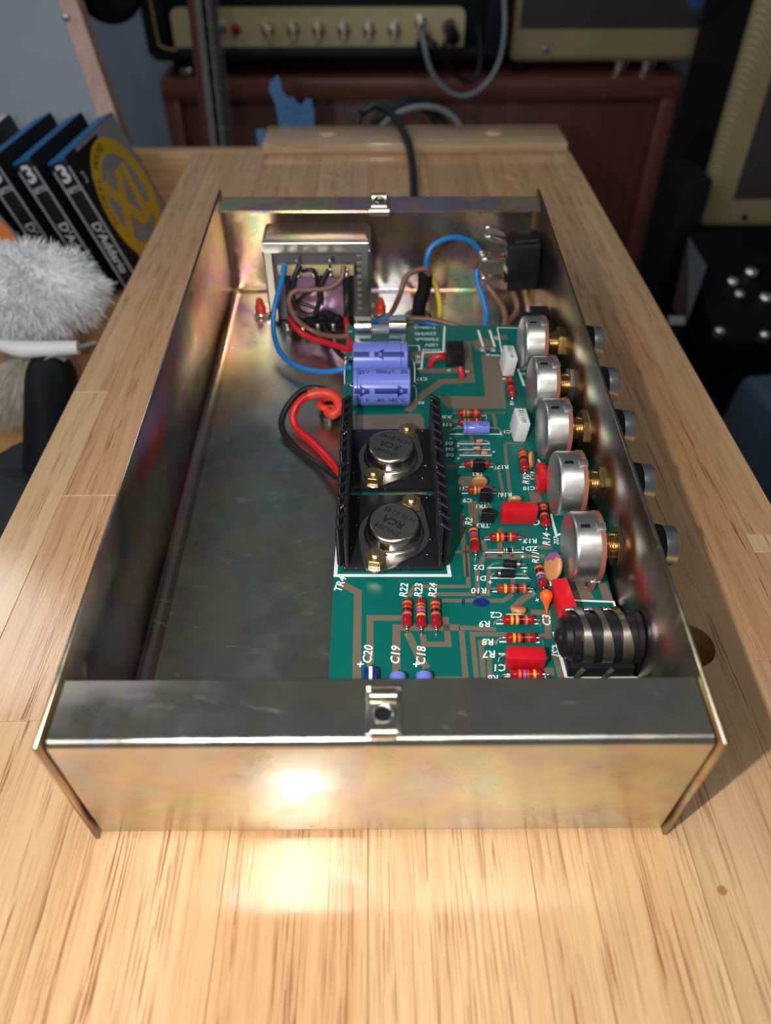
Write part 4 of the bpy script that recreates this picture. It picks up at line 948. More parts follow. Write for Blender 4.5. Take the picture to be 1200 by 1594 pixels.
# ================================================================== MAINS TRANSFORMER
TX0, TX1, TY0, TY1, TZ = -58.0, -4.6, 268.5, 287.5, 47.0
t = Thing('mains_transformer', 'small steel-clamped mains transformer with wires at its terminals, far left of the chassis', 'transformer', (-31, 278, 1.2), MCH)
mb = MB(); mb.b2((TX0 + 3, TY0 + 2.2, 2), (TX1 - 3, TY1 - 1, TZ - 2), bev=.3); t.part('core', mb, M['lamination'])
pr = bent([(TX0 - 10, 1.25), (TX0 - 2, 1.25), (TX0, 3.2), (TX0 - .2, TZ - 3)] + arc(TX0 + 2.5, TZ - 2.6, 2.6, 180, 90, 5) + arc(TX1 - 2.5, TZ - 2.6, 2.6, 90, 0, 5) + [(TX1, 3.2), (TX1 + 2, 1.25), (TX1 + 9, 1.25)], -1.1)
mb = MB(); mb.sweep(pr, (0, TY0, 0), (0, 1, 0), TY1 - TY0, (1, 0, 0), (0, 0, 1)); cl = t.part('clamp_frame', mb, M['tin'], sharp=30)
# rolled front lips of the clamp
mb = MB(); mb.sweep(bent([(2.5, 0)] + arc(-.6, -.9, .9, 90, 180, 4) + [(-1.4, -5.4), (.6, -7.0)], .9), (TX0 + 1, TY0, TZ), (1, 0, 0), TX1 - TX0 - 2, (0, 1, 0), (0, 0, 1)); t.part('front_lip', mb, M['tin'], parent=cl, sharp=30)
for x, s in ((TX0, 1), (TX1, -1)):
    mb = MB(); mb.sweep(bent([(0, 0), (s * 1.0, -1.0), (s * 4.5, -1.2)], 1.0 * s), (x, TY0, 3), (0, 0, 1), TZ - 8, (1, 0, 0), (0, 1, 0)); t.part('front_lip', mb, M['tin'], parent=cl)
# ribbed lamination edge on the right leg
for k in range(9):
    mb = MB(); mb.box((TX1 - 5.6, TY0 + .4, 10 + k * 3.6), (3.2, .8, 1.6), bev=.3); t.part('weld_rib', mb, M['tin'], parent=cl)
bx0, bx1 = TX0 + 10.5, TX1 - 9.5; byf = TY0 - 8
mb = MB(); mb.b2((bx0 + 1.2, byf + .6, 7), (bx1 - 1.2, TY0 + 3, 33), bev=1.5); t.part('winding', mb, M['tape'])
for a, b in ((bx0, bx0 + 3.2), (bx1 - 4.6, bx1)):
    mb = MB(); mb.b2((a, byf, 5), (b, TY0 + 3, 34), bev=.6); t.part('bobbin_edge', mb, M['black'])
mb = MB(); mb.b2(((bx0 + bx1) / 2 + 1.0, byf + .2, 16), ((bx0 + bx1) / 2 + 2.4, TY0, 33.5), bev=.3); t.part('bobbin_bar', mb, M['black'])
mb = MB(); mb.b2((bx0 - 2.5, byf - 1.2, 33.5), (bx1 + 1.5, byf + 1, 38.6), bev=.5); up = t.part('terminal_strip', mb, M['tagboard'])
mb = MB(); mb.b2((bx0 - .5, byf - 1.6, 4.0), (bx1 + .5, byf + 1, 9.0), bev=.5); lo = t.part('terminal_strip', mb, M['black_matte'])
for k in range(5):
    x = bx0 - .6 + k * (bx1 - bx0) / 4.2
    mb = MB(); mb.box((x, byf - 1.6, 36), (2.2, 1.6, 3.2), bev=.4); mb.ball((x, byf - 2.4, 34.6), 1.5, sc=(1, .8, .9)); t.part('solder_tag', mb, M['tin'], parent=up, sharp=60)
    if k % 2: mb = MB(); mb.tube([(x, byf - 1.0, 37), (x + .2, byf - 2.4, 41.5), (x + .2, byf - .6, 43.2)], .8, n=8); t.part('solder_tag', mb, M['tin_bright'], parent=up)
    mb = MB(); mb.ball((x, byf - 2.4, 6.2), 1.6, sc=(1, .8, .9)); mb.box((x, byf - 2.0, 4.4), (1.8, 1.0, 3), bev=.3); t.part('solder_tag', mb, M['nickel'], parent=lo, sharp=60)
mb = MB()
for q in ((-30, 9, 3.4), (-26, 10.4, 3.6), (-22.5, 9, 3.2), (-27.5, 12, 2.6)): mb.ball((q[0], byf - .8, q[1]), q[2], sc=(1.1, .6, .8))
t.part('insulating_sleeve', mb, M['black_matte'], sharp=60)
for x in (TX0 - 6, TX1 + 5):
    mb = MB(); mb.lathe([(0, 4.2), (.7, 4.2), (.7, 2.2)], (x, 277.5, 2.4), (0, 0, 1), n=24); t.part('washer', mb, M['tin_bright'])
    mb = MB(); mb.lathe([(0, 3.0), (2.6, 2.9), (3.4, 2.2), (6.0, 1.8), (7.4, 1.2), (7.7, 0)], (x, 277.5, 3.1), (0, 0, 1), n=16); t.part('mounting_screw_boot', mb, M['redrubber'], label='red rubber cap on the mounting screw')

# ================================================================== MAINS SWITCH
t = Thing('mains_switch', 'black mains rocker switch with metal spade terminals on the far right panel', 'switch', (81, 277, 30), MCH)
q0 = ch(793, 445, x=62); q1 = ch(833, 375, x=80)
SY, SZ = 281.5, 31.0
RS = roty(math.radians(-5)); SC = Vector((73.2, SY, SZ - 1.5))
mb = MB(); mb.box(SC, (16.4, 17, 25), RS, bev=.8); body = t.part('body', mb, M['black'])
mb = MB(); mb.box(SC + RS @ Vector((1.5, -2, 13.2)), (12.5, 10, 2.4), RS, bev=.8); t.part('top_rib', mb, M['black'], parent=body)
mb = MB(); mb.b2((83.5, SY - 9, SZ - 13), (86, SY + 9, SZ + 13), bev=.6); t.part('bezel', mb, M['black'])
for k, (dy, dz, ry) in enumerate(((4.5, 9.5, 24), (-3.0, 9.0, 20), (-5.0, 1.0, 4), (3.5, 0, 0), (-5.0, -8.0, -2))):
    R = roty(math.radians(ry)); c = Vector((65, SY + dy, SZ + dz))
    mb = MB(); mb.box(c + R @ Vector((-6.0, 0, 0)), (14.5, 5.0, 1.0), R, bev=.2); tg = t.part('spade_terminal', mb, M['nickel'])
    mb = MB(); mb.ball(c + R @ Vector((-11.4, 0, .6)), 1.9, sc=(1.3, 1, .6)); t.part('solder', mb, M['tin_bright'], parent=tg, sharp=60)
    mb = MB(); mb.b2((c.x - 1.0, c.y - 3.4, c.z - 1.5), (c.x + 1, c.y + 3.4, c.z + 1.2), bev=.3); t.part('collar', mb, M['black'], parent=tg)
# black fitting behind the furthest potentiometer
q = ch(852, 496, z=24)
t = Thing('panel_fitting', 'small black fitting on the right panel behind the furthest potentiometer', 'fitting', (80, q.y, 24), MCH)
mb = MB(); mb.b2((71.5, q.y - 4.5, 19.5), (80.9, q.y + 4.5, 28.5), bev=.8); o = t.part('body', mb, M['black'])
mb = MB(); mb.cyl((68.5, q.y, 24), (71.6, q.y, 24), 3.2, 18, bev=.4); t.part('boss', mb, M['black_matte'], parent=o)

# ================================================================== MAINS CABLE WITH ITS GLAND
GX, GY = 19.8, 266.8
t = Thing('mains_cable', 'black mains cable leaving under the chassis and looping over the far end of the workbench', 'cable', (GX, GY, 1.2), MCH)
mb = MB(); mb.lathe([(0, 8.6), (2.6, 8.6), (3.4, 8.0), (5.2, 7.0), (6.0, 6.0), (6.0, 4.2)], (GX, GY, 1.25), (0, 0, 1), n=32); t.part('gland', mb, M['black'])
mb = MB(); mb.lathe([(0, 6.5), (5, 6.3), (6.6, 5.6)], (GX, GY, -.1), (0, 0, -1), n=28); t.part('gland', mb, M['black'])
top = ch(662, 428, y=268)
mb = MB(); mb.tube([(GX, GY, 5), (GX + .8, GY, 14), (top.x - .4, 267.5, top.z - 8), (top.x, 268, top.z)], 3.6, n=18); t.part('inner_sheath', mb, M['black_matte'])
Mi = MCH.transposed()
def wc(v): return Mi @ Vector(v)
pts = [Vector((GX, GY, -5.5)), wc(MCH @ Vector((GX, GY, 0)) + Vector((.4, 5, -11))), wc((22, 285, 3.4)), wc(W(644, 297, z=3.4)), wc(W(642, 262, z=3.4)), wc(W(639, 240, z=7)), wc(W(633, 218, z=12.2)), wc(W(619, 190, z=17)), wc(W(602, 172, y=640)), wc(W(583, 166, y=655)), wc(W(565, 175, y=655)), wc(W(556, 195, y=648)), wc(Vector((W(553, 215, y=646).x, 646, -60))), wc(Vector((-40, 660, -300)))]
mb = MB(); mb.tube(pts, 3.2, n=14); t.part('jacket', mb, M['rubber'])

# ================================================================== LOOSE WIRES INSIDE THE CHASSIS
def wire(name, pts, r, m, label, cat='wire', group=None):
    P = [ch(*p[:2], **p[2]) if len(p) == 3 else Vector(p) for p in pts]
    P = [Vector(p) for p in P]
    mb = MB(); mb.tube(P, r, n=12); return solo(name, mb, m, label, cat, base=P[0], frame=MCH, group=group or 'loose wires inside the chassis')
Z = lambda z: dict(z=z)
Y = lambda y: dict(y=y)
xb = lambda u, v, y: (u, v, Y(y))
yt = byf - 3.0
wire('blue_wire', [(443, 411, Y(yt)), (438, 440, Y(yt - 2)), (427, 480, Y(yt - 6)), (426, 515, Z(12)), (436, 548, Z(8)), (462, 570, Z(7)), (500, 579, Z(9)), (530, 576, Z(13)), (546, 572, Z(14))], 1.35, M['bluewire'], 'blue wire curving from the transformer down to the left edge of the board')
wire('brown_wire', [(535, 414, Y(yt)), (531, 434, Y(yt - 3)), (512, 448, Y(yt - 4)), (480, 451, Y(yt - 3)), (458, 453, Y(yt - 4)), (450, 470, Y(yt - 6)), (462, 497, Y(yt - 8)), (490, 517, Z(9)), (520, 524, Z(11)), (545, 523, Z(14))], 1.3, M['brownwire'], 'brown wire looping in front of the transformer to the board')
wire('black_wire', [(467, 413, Y(yt)), (458, 432, Y(yt - 2)), (455, 460, Y(yt - 4)), (466, 484, Y(yt - 5)), (487, 490, Y(yt - 5)), (497, 470, Y(yt - 4)), (499, 445, Y(yt - 3)), (512, 420, Y(yt - 1))], 1.3, M['blackwire'], 'black wire looping between two upper terminals of the transformer')
wire('black_wire', [(470, 422, Y(yt + 1)), (486, 420, Y(yt - 1)), (492, 432, Y(yt + 1)), (492, 446, Y(yt + 1)), (470, 463, Y(yt + 1)), (465, 470, Y(yt + 1)), (490, 479, Y(yt))], 1.0, M['blackwire'], 'thin black wire lying close against the transformer winding')
wire('red_wire', [(451, 497, Y(yt)), (462, 512, Z(10)), (482, 525, Z(8)), (510, 534, Z(9)), (545, 545, Z(14))], 1.5, M['red'], 'red wire from the left lower transformer terminal to the board')
wire('red_wire', [(539, 497, Y(yt)), (540, 508, Z(11)), (541, 522, Z(11)), (546, 536, Z(14))], 1.4, M['red'], 'short red wire at the right lower transformer terminal')
wire('black_wire', [(500, 500, Y(yt)), (508, 515, Z(8)), (520, 540, Z(8)), (535, 556, Z(10)), (548, 562, Z(14))], 1.3, M['blackwire'], 'black wire running low from the transformer under the board edge')
wire('black_wire', [(534, 752, Z(10)), (500, 727, Z(4)), (464, 700, Z(3.0)), (441, 672, Z(4)), (440, 648, Z(7)), (455, 622, Z(11)), (473, 607, Z(13)), (495, 604, Z(13)), (514, 612, Z(12)), (524, 624, Z(10)), (518, 634, Z(8))], 1.45, M['blackwire'], 'black wire arching beside the red one left of the heatsinks')
wire('red_wire', [(534, 748, Z(10)), (515, 718, Z(5)), (488, 690, Z(4)), (463, 668, Z(4.5)), (456, 648, Z(8)), (464, 628, Z(12)), (482, 615, Z(14)), (492, 613, Z(14.2))], 1.75, M['red'], 'red wire arching over the chassis floor left of the heatsinks')
wire('red_wire', [(480, 615, Z(14)), (495, 612, Z(14.5)), (512, 613, Z(14)), (525, 622, Z(13)), (528, 636, Z(11)), (518, 645, Z(9.5)), (510, 640, Z(9))], 2.3, M['redrubber'], 'fat red rubber sleeve at the ring terminal left of the heatsinks', 'sleeve')
g = ch(513, 653, z=1.2)
t = Thing('ground_stud', 'black rubber-capped stud on the chassis floor under the red sleeve', 'stud', (g.x, g.y + 2, 1.2), MCH)
mb = MB(); mb.lathe([(0, 5.0), (1.4, 5.0), (2.0, 4.4), (4.4, 4.2), (5.2, 3.4)], (g.x, g.y + 2, 1.25), (0, 0, 1), n=28); t.part('washer', mb, M['black'])
mb = MB(); mb.lathe([(0, 3.0), (2.0, 2.6), (2.4, 1.6)], (g.x, g.y + 2, 6.3), (0, 0, 1), n=20); t.part('stud', mb, M['black_matte'])
mb = MB(); n = 28
pp = [Vector((g.x + 4.2 * math.cos(2 * PI * k / n), g.y + 2.5 + 3.6 * math.sin(2 * PI * k / n), 8.4)) for k in range(n)]
mb.tube(pp + [pp[0]], 1.6, n=10, smooth=0); t.part('sleeve_ring', mb, M['redrubber'])
ty = 268
wire('blue_wire', [(664, 424, Y(ty)), (664, 405, Y(ty)), (671, 386, Y(ty + 2)), (690, 373, Y(ty + 4)), (712, 370, Y(ty + 6)), (733, 376, Y(ty + 8)), (746, 389, Y(ty + 9))], 1.4, M['bluewire'], 'blue wire arching from the black sleeve up to the mains switch')
wire('brown_wire', [(668, 428, Y(ty)), (664, 419, Y(ty - 1)), (645, 422, Y(ty - 2)), (630, 435, Y(ty - 5)), (622, 460, Y(ty - 8)), (610, 485, Z(7)), (596, 498, Z(5)), (580, 500, Z(6))], 1.4, M['brownwire'], 'brown wire bending left out of the black sleeve')
wire('yellow_wire', [(671, 429, Y(ty + 2)), (678, 445, Y(ty + 2)), (684, 470, Y(ty - 1)), (685, 490, Y(ty - 3)), (684, 497, Z(3))], 1.4, M['yellowwire'], 'yellow earth wire beside the black sleeve')
wire('blue_wire', [(742, 418, Y(274)), (743, 440, Y(270)), (752, 465, Y(264)), (757, 490, Y(258)), (755, 510, Z(9)), (752, 520, Z(7))], 1.5, M['bluewire'], 'blue wire hanging from the mains switch to behind the board')
wire('brown_wire', [(757, 444, Y(272)), (770, 460, Y(268)), (782, 478, Y(262)), (787, 497, Y(256)), (785, 512, Z(9)), (780, 522, Z(7))], 1.6, M['brownwire'], 'brown wire from the lowest switch terminal, left of two')
wire('brown_wire', [(797, 452, Y(276)), (804, 470, Y(270)), (804, 485, Y(266)), (795, 498, Y(260)), (786, 512, Z(9)), (778, 524, Z(6))], 1.5, M['brownwire'], 'brown wire below the black switch body, right of two')
wire('brown_wire', [(744, 405, Y(272)), (740, 412, Y(273)), (741, 425, Y(275)), (748, 432, Y(277))], 1.3, M['brownwire'], 'short brown wire loop at the tip of the switch terminals')
wire('blue_wire', [(576, 504, Z(6)), (600, 498, Z(5)), (625, 494, Z(5)), (650, 499, Z(8)), (672, 504, Z(9)), (688, 512, Z(8)), (692, 520, Z(6))], 1.5, M['bluewire'], 'blue wire running low behind the far edge of the board')
wire('brown_wire', [(590, 506, Z(12)), (618, 500, Z(12)), (640, 496, Z(12)), (670, 497, Z(12)), (700, 504, Z(11)), (725, 512, Z(9)), (732, 520, Z(7))], 1.3, M['brownwire'], 'brown wire running along the far edge of the board')
wire('green_wire', [(652, 498, Z(4)), (640, 502, Z(5)), (628, 507, Z(7)), (618, 514, Z(8))], 2.0, M['greenwire'], 'pale yellow-green wire end behind the right fuse clip')
wire('copper_strand', [(688, 462, Z(3)), (698, 467, Z(2.5)), (706, 468, Z(3)), (714, 460, Z(6))], .25, M['copper'], 'stray hair-thin copper strand by the yellow wire')

# ================================================================== STRING PACKS IN THE TROUGH
TF = -65.2
def pack(A, ang, wd, label, name='string_pack', face=True, num=True):
    """A = near right top corner; leans left by ang; spine faces the camera"""
    R = rotz(math.radians(-4)) @ roty(ang); A = Vector(A); H = 105.0
    L = lambda x, y, z: A + R @ Vector((x, y, z))
    base = L(-wd / 2, 50, -H)
    t = Thing(name, label, 'string pack', base, I3, 'guitar string packs standing in the trough')
    mb = MB(); c = L(-wd / 2, 52.5, -H / 2); mb.box(c, (wd, 105, H), R, bev=.5); body = t.part('box', mb, M['packblack'])
    def slab(x0, x1, y0, y1, z0, z1, m, nm, parent=body):
        mb = MB(); c = L((x0 + x1) / 2, (y0 + y1) / 2, (z0 + z1) / 2); mb.box(c, (abs(x1 - x0), abs(y1 - y0), abs(z1 - z0)), R); return t.part(nm, mb, m, parent=parent)
    slab(-wd + .3, -.3, .5, 104, .05, .3, M['packblue'], 'blue_top')
    slab(-wd + .2, -.2, -.25, .05, -1.2, .2, M['packblue'], 'blue_top')
    slab(-wd - .02, -wd + 1.6, -.3, .05, -104, -6, M['packgrey'], 'sleeve_edge'); slab(-1.6, .02, -.3, .05, -104, -6, M['packgrey'], 'sleeve_edge')
    mp = lambda x, z: plane_map(L(x, -.36, z), R @ Vector((1, 0, 0)), R @ Vector((0, 0, 1)))
    mb = MB(); add_text(mb, '3', 12.0, mp(-wd / 2, -10), bold=.55); t.part('lettering', mb, M['packwhite'], parent=body, sharp=0)
    mb = MB(); add_text(mb, 'SETS', 3.6, mp(-wd / 2, -21), bold=.07); t.part('lettering', mb, M['packwhite'], parent=body, sharp=0)
    mb = MB(); add_text(mb, "D'Addario", 7.0, plane_map(L(-wd / 2, -.36, -66), R @ Vector((0, 0, -1)), R @ Vector((1, 0, 0))), bold=.08); t.part('lettering', mb, M['packwhite'], parent=body, sharp=0)
    if face:
        fm = lambda y, z: plane_map(L(.32, y, z), R @ Vector((0, 1, 0)), R @ Vector((0, 0, 1)))
        slab(.0, .25, 20, 104.5, -104, -.3, M['packgrey'], 'grey_face'); slab(.02, .28, 14, 60, -20, -3, M['packblack'], 'black_corner')
        f = fm(55, -52); n = 64
        mb = MB()
        for k in range(n):
            a0, a1 = 2 * PI * k / n, 2 * PI * (k + 1) / n
            mb.poly([f(Vector((math.cos(a) * r, math.sin(a) * r, 0))) for a, r in ((a0, 34), (a0, 46), (a1, 46), (a1, 34))])
        t.part('yellow_ring', mb, M['packyellow'], parent=body, sharp=0)
        mb = MB(); f2 = plane_map(L(.30, 55, -52), R @ Vector((0, 1, 0)), R @ Vector((0, 0, 1)))
        mb.poly([f2(Vector((math.cos(2 * PI * k / n) * 34, math.sin(2 * PI * k / n) * 34, 0))) for k in range(n)]); t.part('ring_centre', mb, M['packgrey'], parent=body, sharp=0)
        mb = MB(); add_text(mb, 'XL', 42, plane_map(L(.40, 55, -54), R @ Vector((0, 1, .0)), R @ Vector((0, 0, 1))), bold=2.2, shear=.1); t.part('lettering', mb, M['packyellow'], parent=body, sharp=0)
        def ringtext(txt, size, a_mid, rad, m):
            for i, chx in enumerate(txt):
                if chx == ' ': continue
                a = a_mid - (i - (len(txt) - 1) / 2) * size * 1.0 / rad
                mb = MB(); c0 = L(.42, 55 + math.cos(a) * rad, -52 + math.sin(a) * rad)
                X = R @ Vector((0, math.sin(a), -math.cos(a))); Y_ = R @ Vector((0, math.cos(a), math.sin(a)))
                add_text(mb, chx, size, plane_map(c0, X, Y_), bold=.05); t.part('lettering', mb, m, parent=body, sharp=0)
        ringtext('NICKEL WOUND', 6.0, math.radians(135), 40, M['packblack'])
        ringtext('. . . . .', 7.0, math.radians(225), 40, M['packblack'])
        mb = MB(); add_text(mb, 'NYXL', 6, plane_map(L(.40, 36, -26), R @ Vector((0, 1, 0)), R @ Vector((0, 0, 1))), bold=.04) if False else add_text(mb, '2003', 5, plane_map(L(.40, 40, -30), R @ Vector((0, 1, .35)), R @ Vector((0, -.35, 1)))); t.part('lettering', mb, M['packyellow'], parent=body, sharp=0)
        mb = MB(); add_text(mb, '3', 8, plane_map(L(.40, 10, -18), R @ Vector((0, 1, 0)), R @ Vector((0, 0, 1))), bold=.2); t.part('lettering', mb, M['packwhite'], parent=body, sharp=0)
    return t
ANG = -.345; WD = 14.0
A1 = Vector((-213.7, 459, 38.5))
pack(A1, ANG, WD, 'black guitar string pack with a yellow ring printed XL, rightmost in the trough')
d = Vector((math.cos(ANG), 0, -math.sin(ANG)))
step = 24.5
for k, lab in ((1, 'black string pack marked 3 sets, second from the right in the trough'), (2, 'black string pack marked 3 sets, third from the right in the trough')):
    pack(A1 + Vector((-step * k / math.cos(ANG) * .93, 0, 0)), ANG, WD, lab, face=(k < 1))
A4 = A1 + Vector((-step * 3 * 1.0 - 3, 12, -3))
R = roty(ANG); t = Thing('string_pack', 'white-topped string pack at the left picture edge, behind the wool duster', 'string pack', A4 + R @ Vector((-8, 50, -100)), I3, 'guitar string packs standing in the trough')
mb = MB(); mb.box(A4 + R @ Vector((-8, 52, -50)), (13, 100, 100), R, bev=.5); b = t.part('box', mb, M['packblack'])
mb = MB(); mb.box(A4 + R @ Vector((-8, 52, .3)), (11.5, 98, .5), R); t.part('white_top', mb, M['whiteplastic'], parent=b)
P0 = W(12, 352, y=415)
t = Thing('orange_packet', 'small orange and blue packet in a clear sleeve beside the white duster', 'packet', (P0.x, 425, TF))
R = roty(-.5)
mb = MB(); mb.box((P0.x - 9, 427, P0.z - 22), (22, 5, 74), R, bev=.6); o = t.part('sleeve', mb, M['film'])
mb = MB(); mb.box((P0.x - 6, 424.2, P0.z - 16), (12, .6, 60), R); t.part('orange_card', mb, M['orange'], parent=o)
mb = MB(); mb.box((P0.x - 16, 424.2, P0.z - 22), (7, .6, 60), R); t.part('blue_card', mb, M['packblue'], parent=o)

# ================================================================== WOOL DUSTER, BRUSH AND CLUTTER IN THE TROUGH
fc = W(38, 452, z=-4); fr = Vector((54, 29, 30))
t = Thing('wool_duster', 'fluffy white wool duster with a white plastic handle lying in the trough', 'duster', (fc.x, fc.y, TF))
mb = MB(); mb.ball(fc, 1.0, sc=tuple(fr * .86), u=32, v=20); core = t.part('head', mb, M['fluff'])
rnd = random.Random(3); V = []; Fc = []
for k in range(17000):
    z = rnd.uniform(-1, 1); a = rnd.uniform(0, 2 * PI); s = math.sqrt(1 - z * z); nrm = Vector((s * math.cos(a), s * math.sin(a), z))
    lump = .94 + .10 * math.sin(5 * a + 3 * z) * math.cos(4 * z + 2 * a)
    p = fc + Vector((nrm.x * fr.x, nrm.y * fr.y, nrm.z * fr.z)) * .82 * lump
    d0 = (nrm + Vector((rnd.gauss(0, .45), rnd.gauss(0, .45), rnd.gauss(0, .45) - .25))).normalized(); sd = d0.orthogonal().normalized(); sd = Matrix.Rotation(rnd.uniform(0, 6.28), 3, d0) @ sd
    ln = rnd.uniform(5, 10); w = rnd.uniform(.35, .9); bend = Vector((rnd.gauss(0, 2.2), rnd.gauss(0, 2.2), rnd.gauss(-1.5, 2)))
    i = len(V); V += [p - sd * w, p + sd * w, p + d0 * ln * .55 + bend * .4 + sd * w * .7, p + d0 * ln * .55 + bend * .4 - sd * w * .7, p + d0 * ln + bend]
    Fc += [(i, i + 1, i + 2, i + 3), (i + 3, i + 2, i + 4)]
me = bpy.data.meshes.new('tufts'); me.from_pydata([(v - t.base) * MM for v in V], [], Fc); t.part('tufts', me, M['fluff'], parent=core, kind='stuff')
h0 = W(-12, 536, z=-26); h1 = W(122, 541, z=-26)
mb = MB(); mb.tube([h0 + Vector((-40, 0, 0)), h0, (h0 * .6 + h1 * .4) + Vector((0, -4, 0)), h1], 5, n=16, radii=[3.5, 3.5, 5.5, 4.2]); hd = t.part('handle', mb, M['whiteplastic'])
h2 = W(150, 533, z=-26)
mb = MB(); mb.tube([h1 - (h2 - h1) * .2, h2], 1.6, n=10, smooth=0); t.part('twisted_wire', mb, M['braid'], parent=hd)
# paint brush
b0 = W(24, 572, z=-46); b1 = W(20, 650, z=-50); dirv = (b1 - b0).normalized(); sd = dirv.cross(Vector((0, 0, 1))).normalized(); upv = sd.cross(dirv)
t = Thing('paint_brush', 'old paint brush with fawn bristles and a spattered metal ferrule in the trough', 'brush', (b1.x, b1.y, TF))
def taper(mb, a, b, wa, wb, ta, tb):
    vs = []
    for p, w, th in ((a, wa, ta), (b, wb, tb)):
        vs.append([mb.bm.verts.new(p + sd * w * math.cos(2 * PI * k / 20) + upv * th * math.sin(2 * PI * k / 20)) for k in range(20)])
    for k in range(20): mb.bm.faces.new((vs[0][k], vs[0][(k + 1) % 20], vs[1][(k + 1) % 20], vs[1][k]))
    mb.bm.faces.new(vs[0]); mb.bm.faces.new(vs[1])
hb = b0 - sd * -14
mb = MB(); taper(mb, b0 - dirv * 22 - sd * 8, b0 + dirv * 4 - sd * 6, 14, 15, 6, 6); t.part('ferrule', mb, M['ferrule'])
mb = MB(); taper(mb, b0 - dirv * 90 - sd * 6, b0 - dirv * 20 - sd * 8, 7, 14, 5, 6); t.part('handle', mb, M['ferrule'])
mb = MB(); taper(mb, b0 - sd * 4, b0 + dirv * 34, 17, 20, 6, 7); br = t.part('bristle_core', mb, M['bristle'])
V = []; Fc = []
for k in range(2600):
    a = rnd.uniform(-1, 1); bq = rnd.uniform(-1, 1) * math.sqrt(1 - a * a)
    p = b0 - sd * 4 + sd * a * 16.5 + upv * bq * 6; e = b0 + dirv * rnd.uniform(40, 60) + sd * (a * 23 + rnd.gauss(0, 2)) + upv * (bq * 9 + rnd.gauss(0, 1.5))
    i = len(V); w = sd * .28; m_ = (p + e) / 2 + upv * .8
    V += [p - w, p + w, m_ + w, m_ - w, e]; Fc += [(i, i + 1, i + 2, i + 3), (i + 3, i + 2, i + 4)]
me = bpy.data.meshes.new('bristles'); me.from_pydata([(v - t.base) * MM for v in V], [], Fc); t.part('bristles', me, M['bristle'], parent=br, kind='stuff')
# black spray bottle lying in the trough
q0 = W(80, 566, z=-44); q1 = W(84, 720, z=-44); ax = (q1 - q0).normalized()
t = Thing('black_bottle', 'smooth black rounded bottle lying between the paint brush and the bench top', 'bottle', (q0.x, q0.y, TF))
mb = MB(); L = (q1 - q0).length + 40; mb.lathe([(0, 0), (.5, 6), (3, 10), (8, 13.5), (16, 15.2), (30, 15.6), (L - 4, 15.6), (L, 13), (L, 0)], q0, ax, n=32, cap=False); bb = t.part('body', mb, M['gear'])
sd2 = ax.cross(Vector((0, 0, 1))).normalized()
mb = MB(); mb.box(q0 + ax * 16 + Vector((7, 0, 13)), (9, 14, 1.2), rotz(-.3) @ roty(.5), bev=.3); t.part('label', mb, M['packgrey'], parent=bb)
c0 = W(15, 770, z=-45)
t = Thing('dark_cloth', 'crumpled dark cloth at the left picture edge in the trough', 'cloth', (c0.x, c0.y, TF))
mb = MB(); n = 26; g = []
for i in range(n):
    row = []
    for j in range(n):
        u = i / (n - 1) - .5; v = j / (n - 1) - .5
        row.append(mb.bm.verts.new((c0.x - 26 + u * 120 + 5 * math.sin(7 * v), c0.y - 20 + v * 110 + 4 * math.sin(8 * u), -45 + 9 * math.sin(6.5 * u + 4 * v) * math.cos(7 * v - 2 * u) + 5 * math.sin(11 * v + 3 * u) + 6 - 30 * max(0, abs(u) + abs(v) - .65))))
    g.append(row)
for i in range(n - 1):
    for j in range(n - 1): mb.bm.faces.new((g[i][j], g[i + 1][j], g[i + 1][j + 1], g[i][j + 1]))
r_ = bmesh.ops.extrude_face_region(mb.bm, geom=mb.bm.faces[:])
for q in [e for e in r_['geom'] if isinstance(e, bmesh.types.BMVert)]: q.co.z -= 3.0
for q in mb.bm.verts: q.co.z = max(q.co.z, TF + .4 + (.8 if q.co.z > TF + 2 else 0))
t.part('cloth', mb, M['darkcloth'], sharp=80)

# ================================================================== BACKGROUND GEAR
FL = -870.0
YC = 1250.0
# mahogany speaker cabinet
cx0 = W(250, 125, y=YC).x; cx1 = W(1057, 128, y=YC).x; cz = W(650, 118, y=YC).z
t = Thing('speaker_cabinet', 'dark mahogany speaker cabinet with a recessed front panel behind the workbench', 'cabinet', ((cx0 + cx1) / 2, YC + 170, FL))
mb = MB(); mb.b2((cx0, YC + 3, FL + 40), (cx1, YC + 345, cz), bev=4); t.part('carcase', mb, M['mahog_x'], color=(.15, .047, .037))
fw = 26
zb_, zt_ = FL + 42, cz - .5
mb = MB(); mb.b2((cx0 + 1, YC - 16, zt_ - 30), (cx1 - 1, YC + 3, zt_), bev=3); t.part('frame_rail', mb, M['mahog_x'], color=(.175, .058, .045))
mb = MB(); mb.b2((cx0 + 1, YC - 16, zb_), (cx1 - 1, YC + 3, zb_ + 30), bev=3); t.part('frame_rail', mb, M['mahog_x'], color=(.175, .058, .045))
for a in (cx0 + 1, cx1 - 1 - fw):
    mb = MB(); mb.b2((a, YC - 16, zb_ + 30), (a + fw, YC + 3, zt_ - 30), bev=3); t.part('frame_stile', mb, M['mahog'], color=(.16, .052, .042))
mb = MB(); mb.b2((cx0 + fw + 8, YC - 4, zb_ + 38), (cx1 - fw - 8, YC + 2, zt_ - 40), bev=2); t.part('front_panel', mb, M['mahog'], color=(.13, .045, .040))
for x in (cx0 + 60, cx1 - 60):
    for y in (YC + 40, YC + 300):
        mb = MB(); mb.cyl((x, y, FL + 1), (x, y, FL + 41), 24, 20, bev=3); t.part('foot', mb, M['black_matte'])
